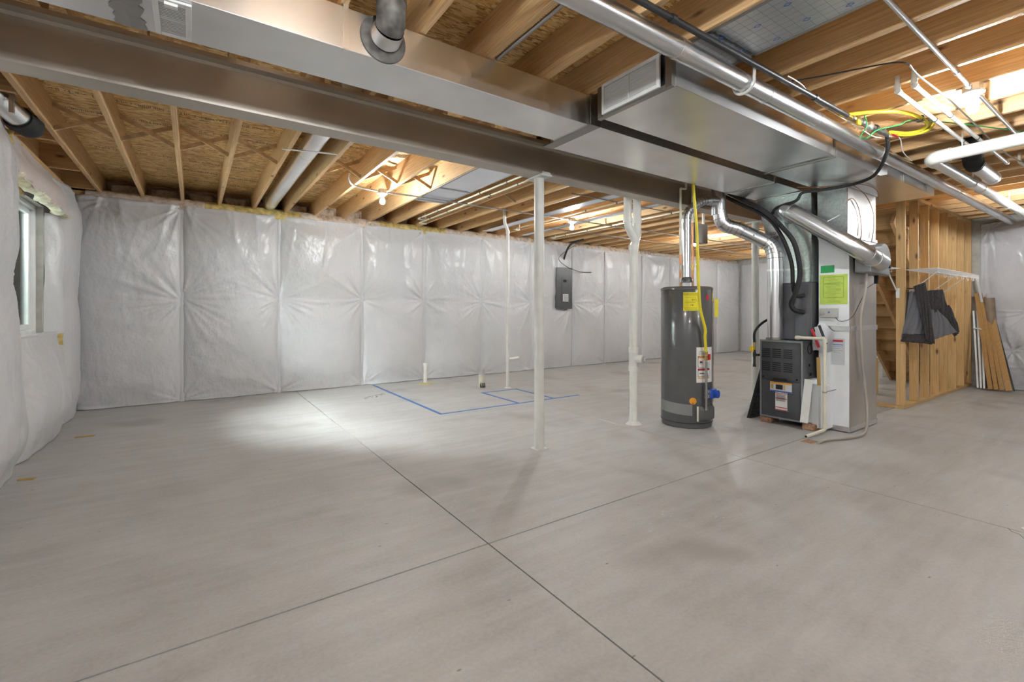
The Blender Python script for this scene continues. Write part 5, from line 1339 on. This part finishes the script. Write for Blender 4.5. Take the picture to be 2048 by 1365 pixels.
# scraps on the floor
bm = bmesh.new(); pbox(bm, (3.79, 0.50, 0.001), (1, -0.55, 0.02), (0.3, 0.25, 0), (0, 0, 1), 0.12, 0.03, 0.004); tag(obj('paper_scrap', bm, 'paper_white'), 'small white scrap lying by the floor joint at the right edge', 'scrap')
bm = bmesh.new(); beam(bm, (-0.94, 6.05, 0.004), (-0.80, 6.02, 0.004), 0.035, 0.006); tag(obj('wood_chip', bm, 'cardboard'), 'pale chip near the insulated left wall foot', 'scrap')
bm = bmesh.new(); beam(bm, (-1.04, 4.75, 0.004), (-0.95, 4.72, 0.004), 0.03, 0.008); tag(obj('wood_chip', bm, 'cardboard'), 'pale chip lying on the floor joint at the left edge', 'scrap')
bm = bmesh.new(); rr = random.Random(11)
for k in range(46):
    x = rr.gauss(2.12, 0.10); y = 6.55 + (x - 2.12) * 0.6 + rr.gauss(0, 0.05); s = rr.uniform(0.004, 0.016)
    beam(bm, (x, y, 0.001), (x + s * 2, y + s * rr.uniform(-.5, .5), 0.001), s, 0.0012)
o = tag(obj('mud_specks', bm, 'mastic'), 'dark dried mud specks on the floor near the tape corner', 'dirt'); o['kind'] = 'stuff'
# ================================================================== STAIR WALL
ws = struct(thing('wall_stairs', 'open stud wall of pale lumber framing the staircase', 'wall', (8.9, 1.96, 0)))
def ws_add(name, bm, mat, bevel=0.003):
    o = obj(name, bm, mat, ws, bevel=bevel); o.matrix_parent_inverse = Matrix.Translation((-8.9, -1.96, 0)); return o
SY0, SY1 = 1.96, 2.05
ws_add('sole_plate', bx(7.22, 10.44, SY0, SY1, 0.0, 0.038), 'plate_wood')
ws_add('sole_plate', bx(7.22, 7.31, SY1, 3.0, 0.0, 0.038), 'stair_wood')
ws_add('top_plate', bx(7.22, 10.44, SY0, SY1, 2.655, 2.697), 'plate_wood')
xs_ = [7.26, 7.75, 8.19, 8.635, 9.075, 9.52, 9.965, 10.40]
sd = obj('stud', bx(0, 0.038, SY0, SY1, 0.038, 2.655), 'stud_wood', ws, bevel=0.003)
sd.matrix_parent_inverse = Matrix.Translation((-8.9, -1.96, 0)); sd.location = (xs_[0], 0, 0)
for x in xs_[1:]:
    c = copy_part(sd, (x, 0, 0), ws); c.matrix_parent_inverse = Matrix.Translation((-8.9, -1.96, 0))
ws_add('stud', bx(7.27, 7.308, 2.56, 2.65, 0.038, 2.655), 'stud_wood')
ws_add('corner_block', bx(7.24, 7.33, 2.96, 3.0, 0.038, 2.655), 'stud_wood')
# staircase seen from underneath
sc = T('staircase', 'unfinished wooden staircase seen from behind through the stud wall', 'stairs', (8.9, 2.5, 0))
nst = 14; rise = 2.72 / nst; run = 0.232; x_bot = 10.36
for k in range(nst - 1):
    x = x_bot - k * run; z = (k + 1) * rise
    sc.add('tread', bx(x - run - 0.02, x + 0.02, 2.07, 2.97, z - 0.03, z), 'stair_wood')
    sc.add('riser', bx(x - 0.018, x, 2.07, 2.97, z - rise, z - 0.03), 'stair_wood')
for y in (2.075, 2.50, 2.93):
    bm = bmesh.new(); beam(bm, (x_bot - 0.03, y + 0.02, 0.02), (x_bot - (nst - 1) * run, y + 0.02, (nst - 1) * rise - 0.10), 0.038, 0.24, (1, 0, 1))
    sc.add('stringer', bm, 'board_x')
bx_ = T('cardboard_box', 'yellowish cardboard box under the stairs', 'box', (8.2, 2.62, 0)); bx_.add('carton', bx(8.05, 8.4, 2.58, 2.92, 0, 0.52), 'cardboard', bevel=0.004); bx_.add('flap', bx(8.03, 8.05, 2.58, 2.92, 0.35, 0.53), 'cardboard')
# ================================================================== WIRE SHELVES AND CLOTHES
def wire_shelf(lab, o, u, v, Lu, Dv, nw):
    o = Vector(o); u = Vector(u); v = Vector(v); dn = Vector((0, 0, -1))
    t = T('wire_shelf', lab, 'shelf', tuple(o), 'white wire shelves on the stud wall')
    bm = bmesh.new()
    for s in (0, 0.5, 1.0): tube(bm, [o + v * (Dv * s), o + v * (Dv * s) + u * Lu], 0.0032, 6)
    tube(bm, [o + v * Dv + dn * 0.055, o + v * Dv + dn * 0.055 + u * Lu], 0.0032, 6)
    t.add('rails', bm, 'white_paint')
    bm = bmesh.new()
    for k in range(nw):
        q = o + u * (Lu * k / (nw - 1)); tube(bm, [q, q + v * Dv, q + v * Dv + dn * 0.055], 0.0019, 5)
    w = t.add('cross_wires', bm, 'white_paint'); w['kind'] = 'stuff'
    return t
sh = wire_shelf('white wire closet shelf on the stud wall above the hanging clothes', (7.27, 1.958, 1.73), (1, 0, 0), (0, -1, 0), 1.95, 0.30, 78)
for x in (7.42, 8.25, 8.75):
    sh.add('brace', tb([(x, 1.955, 1.46), (x + 0.0, 1.67, 1.715)], 0.005, 8), 'white_paint', True)
    sh.add('brace_clip', bx(x - 0.012, x + 0.012, 1.944, 1.958, 1.40, 1.48), 'white_paint')
for k in range(7):
    x = 7.5 + k * 0.26
    bm = tb([(x, 1.655, 1.675), (x, 1.65, 1.64), (x + 0.04, 1.65, 1.625), (x + 0.08, 1.65, 1.64), (x + 0.08, 1.655, 1.675)], 0.0028, 6); sh.add('rod_hook', bm, 'white_paint')
sh2 = wire_shelf('short white wire shelf piece on the side of the stair corner', (7.21, 1.99, 1.745), (0, 1, 0), (-1, 0, 0), 0.62, 0.30, 26)
sh2.add('brace', tb([(7.215, 2.03, 1.47), (6.95, 2.05, 1.72)], 0.008, 8), 'white_paint', True)
sh2.add('brace_clip', bx(7.205, 7.22, 2.0, 2.035, 1.38, 1.50), 'white_paint')
sh2.add('rod_hook', tb([(6.93, 2.3, 1.70), (6.91, 2.3, 1.62), (6.93, 2.3, 1.58), (6.95, 2.3, 1.62)], 0.006, 6), 'white_paint', True)
# hanging dark trousers: sheets of cloth folded over the shelf brace
ct = T('hanging_trousers', 'dark grey fleece trousers draped over the shelf brace on the stud wall', 'clothes', (7.42, 1.72, 1.0))
D = Vector((0.62, -0.785, 0)).normalized(); Nn = Vector((-0.785, -0.62, 0)).normalized()
def cloth(name, corners, mat, off, folds, amp, seed, nu=34, nv=30):
    """corners: (s,z) tl,tr,br,bl along D from the anchor"""
    A = Vector((7.30, 1.905, 0)); P = np.zeros((nv, nu, 3)); B = np.zeros((nv, nu, 3))
    tl, tr, br_, bl_ = corners
    for i in range(nv):
        v = i / (nv - 1)
        for j in range(nu):
            u = j / (nu - 1)
            s = (tl[0] * (1 - u) + tr[0] * u) * (1 - v) + (bl_[0] * (1 - u) + br_[0] * u) * v
            z = (tl[1] * (1 - u) + tr[1] * u) * (1 - v) + (bl_[1] * (1 - u) + br_[1] * u) * v
            d = off + amp * math.sin(u * folds * 6.28 + seed + v * 1.2) * (0.25 + 0.75 * v) + 0.02 * math.sin(v * 3.1) + 0.006 * math.sin(u * 23 + v * 11 + seed)
            p = A + D * s + Nn * d
            P[i, j] = (p.x, p.y, z)
    o = grid_mesh(name, P, mat, ct.e); o.matrix_parent_inverse = Matrix.Translation(-Vector(ct.loc))
    md = o.modifiers.new('thick', 'SOLIDIFY'); md.thickness = 0.006
    return o
cloth('leg_back', ((-0.05, 1.45), (0.275, 1.475), (0.44, 0.97), (-0.11, 0.885)), 'fleece_dark', 0.00, 2.0, 0.016, 1.0)
cloth('lining', ((-0.04, 1.465), (0.10, 1.45), (0.17, 0.925), (-0.12, 0.925)), 'fleece_grey', 0.040, 1.6, 0.016, 2.0)
cloth('hem', ((-0.12, 0.93), (0.17, 0.935), (0.175, 0.815), (-0.138, 0.845)), 'fleece_dark', 0.052, 1.6, 0.014, 2.9, nv=8)
cloth('waist', ((0.10, 1.465), (0.276, 1.478), (0.36, 1.07), (0.16, 1.20)), 'fleece_dark', 0.062, 2.2, 0.014, 4.0)
cloth('side_panel', ((0.22, 1.24), (0.345, 1.29), (0.445, 0.98), (0.40, 0.90)), 'fleece_dark', 0.055, 1.0, 0.010, 3.0)
cloth('leg_cross', ((0.15, 1.24), (0.225, 1.235), (0.41, 0.965), (0.165, 0.865)), 'fleece_grey', 0.072, 0.8, 0.008, 0.2)
cloth('leg_front', ((-0.03, 1.515), (0.094, 1.568), (0.178, 0.82), (0.095, 0.87)), 'fleece_dark', 0.095, 1.1, 0.010, 0.5)
ct.add('coat_hook', tb([(7.30, 1.95, 1.50), (7.38, 1.84, 1.49)], 0.008, 8), 'dark_metal')
# ================================================================== LEANING BOARDS IN THE CORNER
def lean(name, lab, cat, foot, top, w, t, mat, group='boards leaning in the corner', up=(0, 1, 0)):
    bm = bmesh.new(); f = Vector(foot); tp = Vector(top); d = (tp - f).normalized()
    beam(bm, f + d * 0.02 + Vector((0, 0, 0.012)), tp, w, t, up)
    tag(obj(name, bm, mat, None, bevel=0.002), lab, cat, group)
lean('trim_board', 'tan trim board leaning in the corner, leftmost of the four', 'board', (9.93, 1.66, 0), (10.36, 1.89, 1.50), 0.018, 0.05, 'tan_trim')
lean('trim_board', 'tan trim board leaning in the corner, second from the stud wall', 'board', (9.95, 1.60, 0), (10.37, 1.85, 1.50), 0.018, 0.05, 'tan_trim')
lean('trim_board', 'tan trim board leaning in the corner, third from the stud wall', 'board', (9.96, 1.54, 0), (10.38, 1.81, 1.44), 0.018, 0.05, 'tan_trim')
lean('trim_board', 'widest tan trim board, rightmost of the leaning tan boards', 'board', (9.98, 1.47, 0), (10.37, 1.76, 1.38), 0.018, 0.07, 'tan_trim')
lean('black_strip', 'thin black strip at the right edge of the leaning boards', 'strip', (9.99, 1.42, 0), (10.38, 1.72, 1.28), 0.012, 0.02, 'black_cable')
for k, (y, dy) in enumerate(((1.80, 0.12), (1.765, 0.11), (1.73, 0.10))):
    lean('white_trim', ('white metal trim strip nearest the stud wall in the corner', 'white metal trim strip in the middle of the strapped bundle', 'white metal trim strip next to the tan boards')[k], 'trim', (9.95, y, 0), (10.33, y + dy, 1.22), 0.012, 0.022, 'vinyl', 'white strips leaning in the corner')
bm = bmesh.new(); beam(bm, (10.20, 1.80, 0.93), (10.20, 1.90, 0.95), 0.03, 0.012); tag(obj('strap_band', bm, 'vinyl'), 'white strap around the leaning white strips', 'strap')
lean('grey_panel_strip', 'dark grey corrugated strip leaning behind the tan boards', 'strip', (10.02, 1.70, 0), (10.40, 1.84, 1.15), 0.012, 0.07, 'dark_metal')
rl2 = T('flooring_roll', 'brown roll of flooring standing behind the tan boards', 'roll', (10.33, 1.68, 0))
rl2.add('roll', tb([(10.27, 1.66, 0.0), (10.33, 1.74, 1.42)], 0.062, 24), 'roll_brown', True)
bm = bmesh.new(); ring(bm, (10.305, 1.705, 0.80), (0.06, 0.08, 1.42), 0.065, 0.05, 24); rl2.add('tape_band', bm, 'cardboard', True)
lean('clear_sheet', 'thin grey plastic sheet edge standing in the corner', 'sheet', (10.30, 1.62, 0), (10.33, 1.88, 1.75), 0.006, 0.03, 'poly_grey_dim')
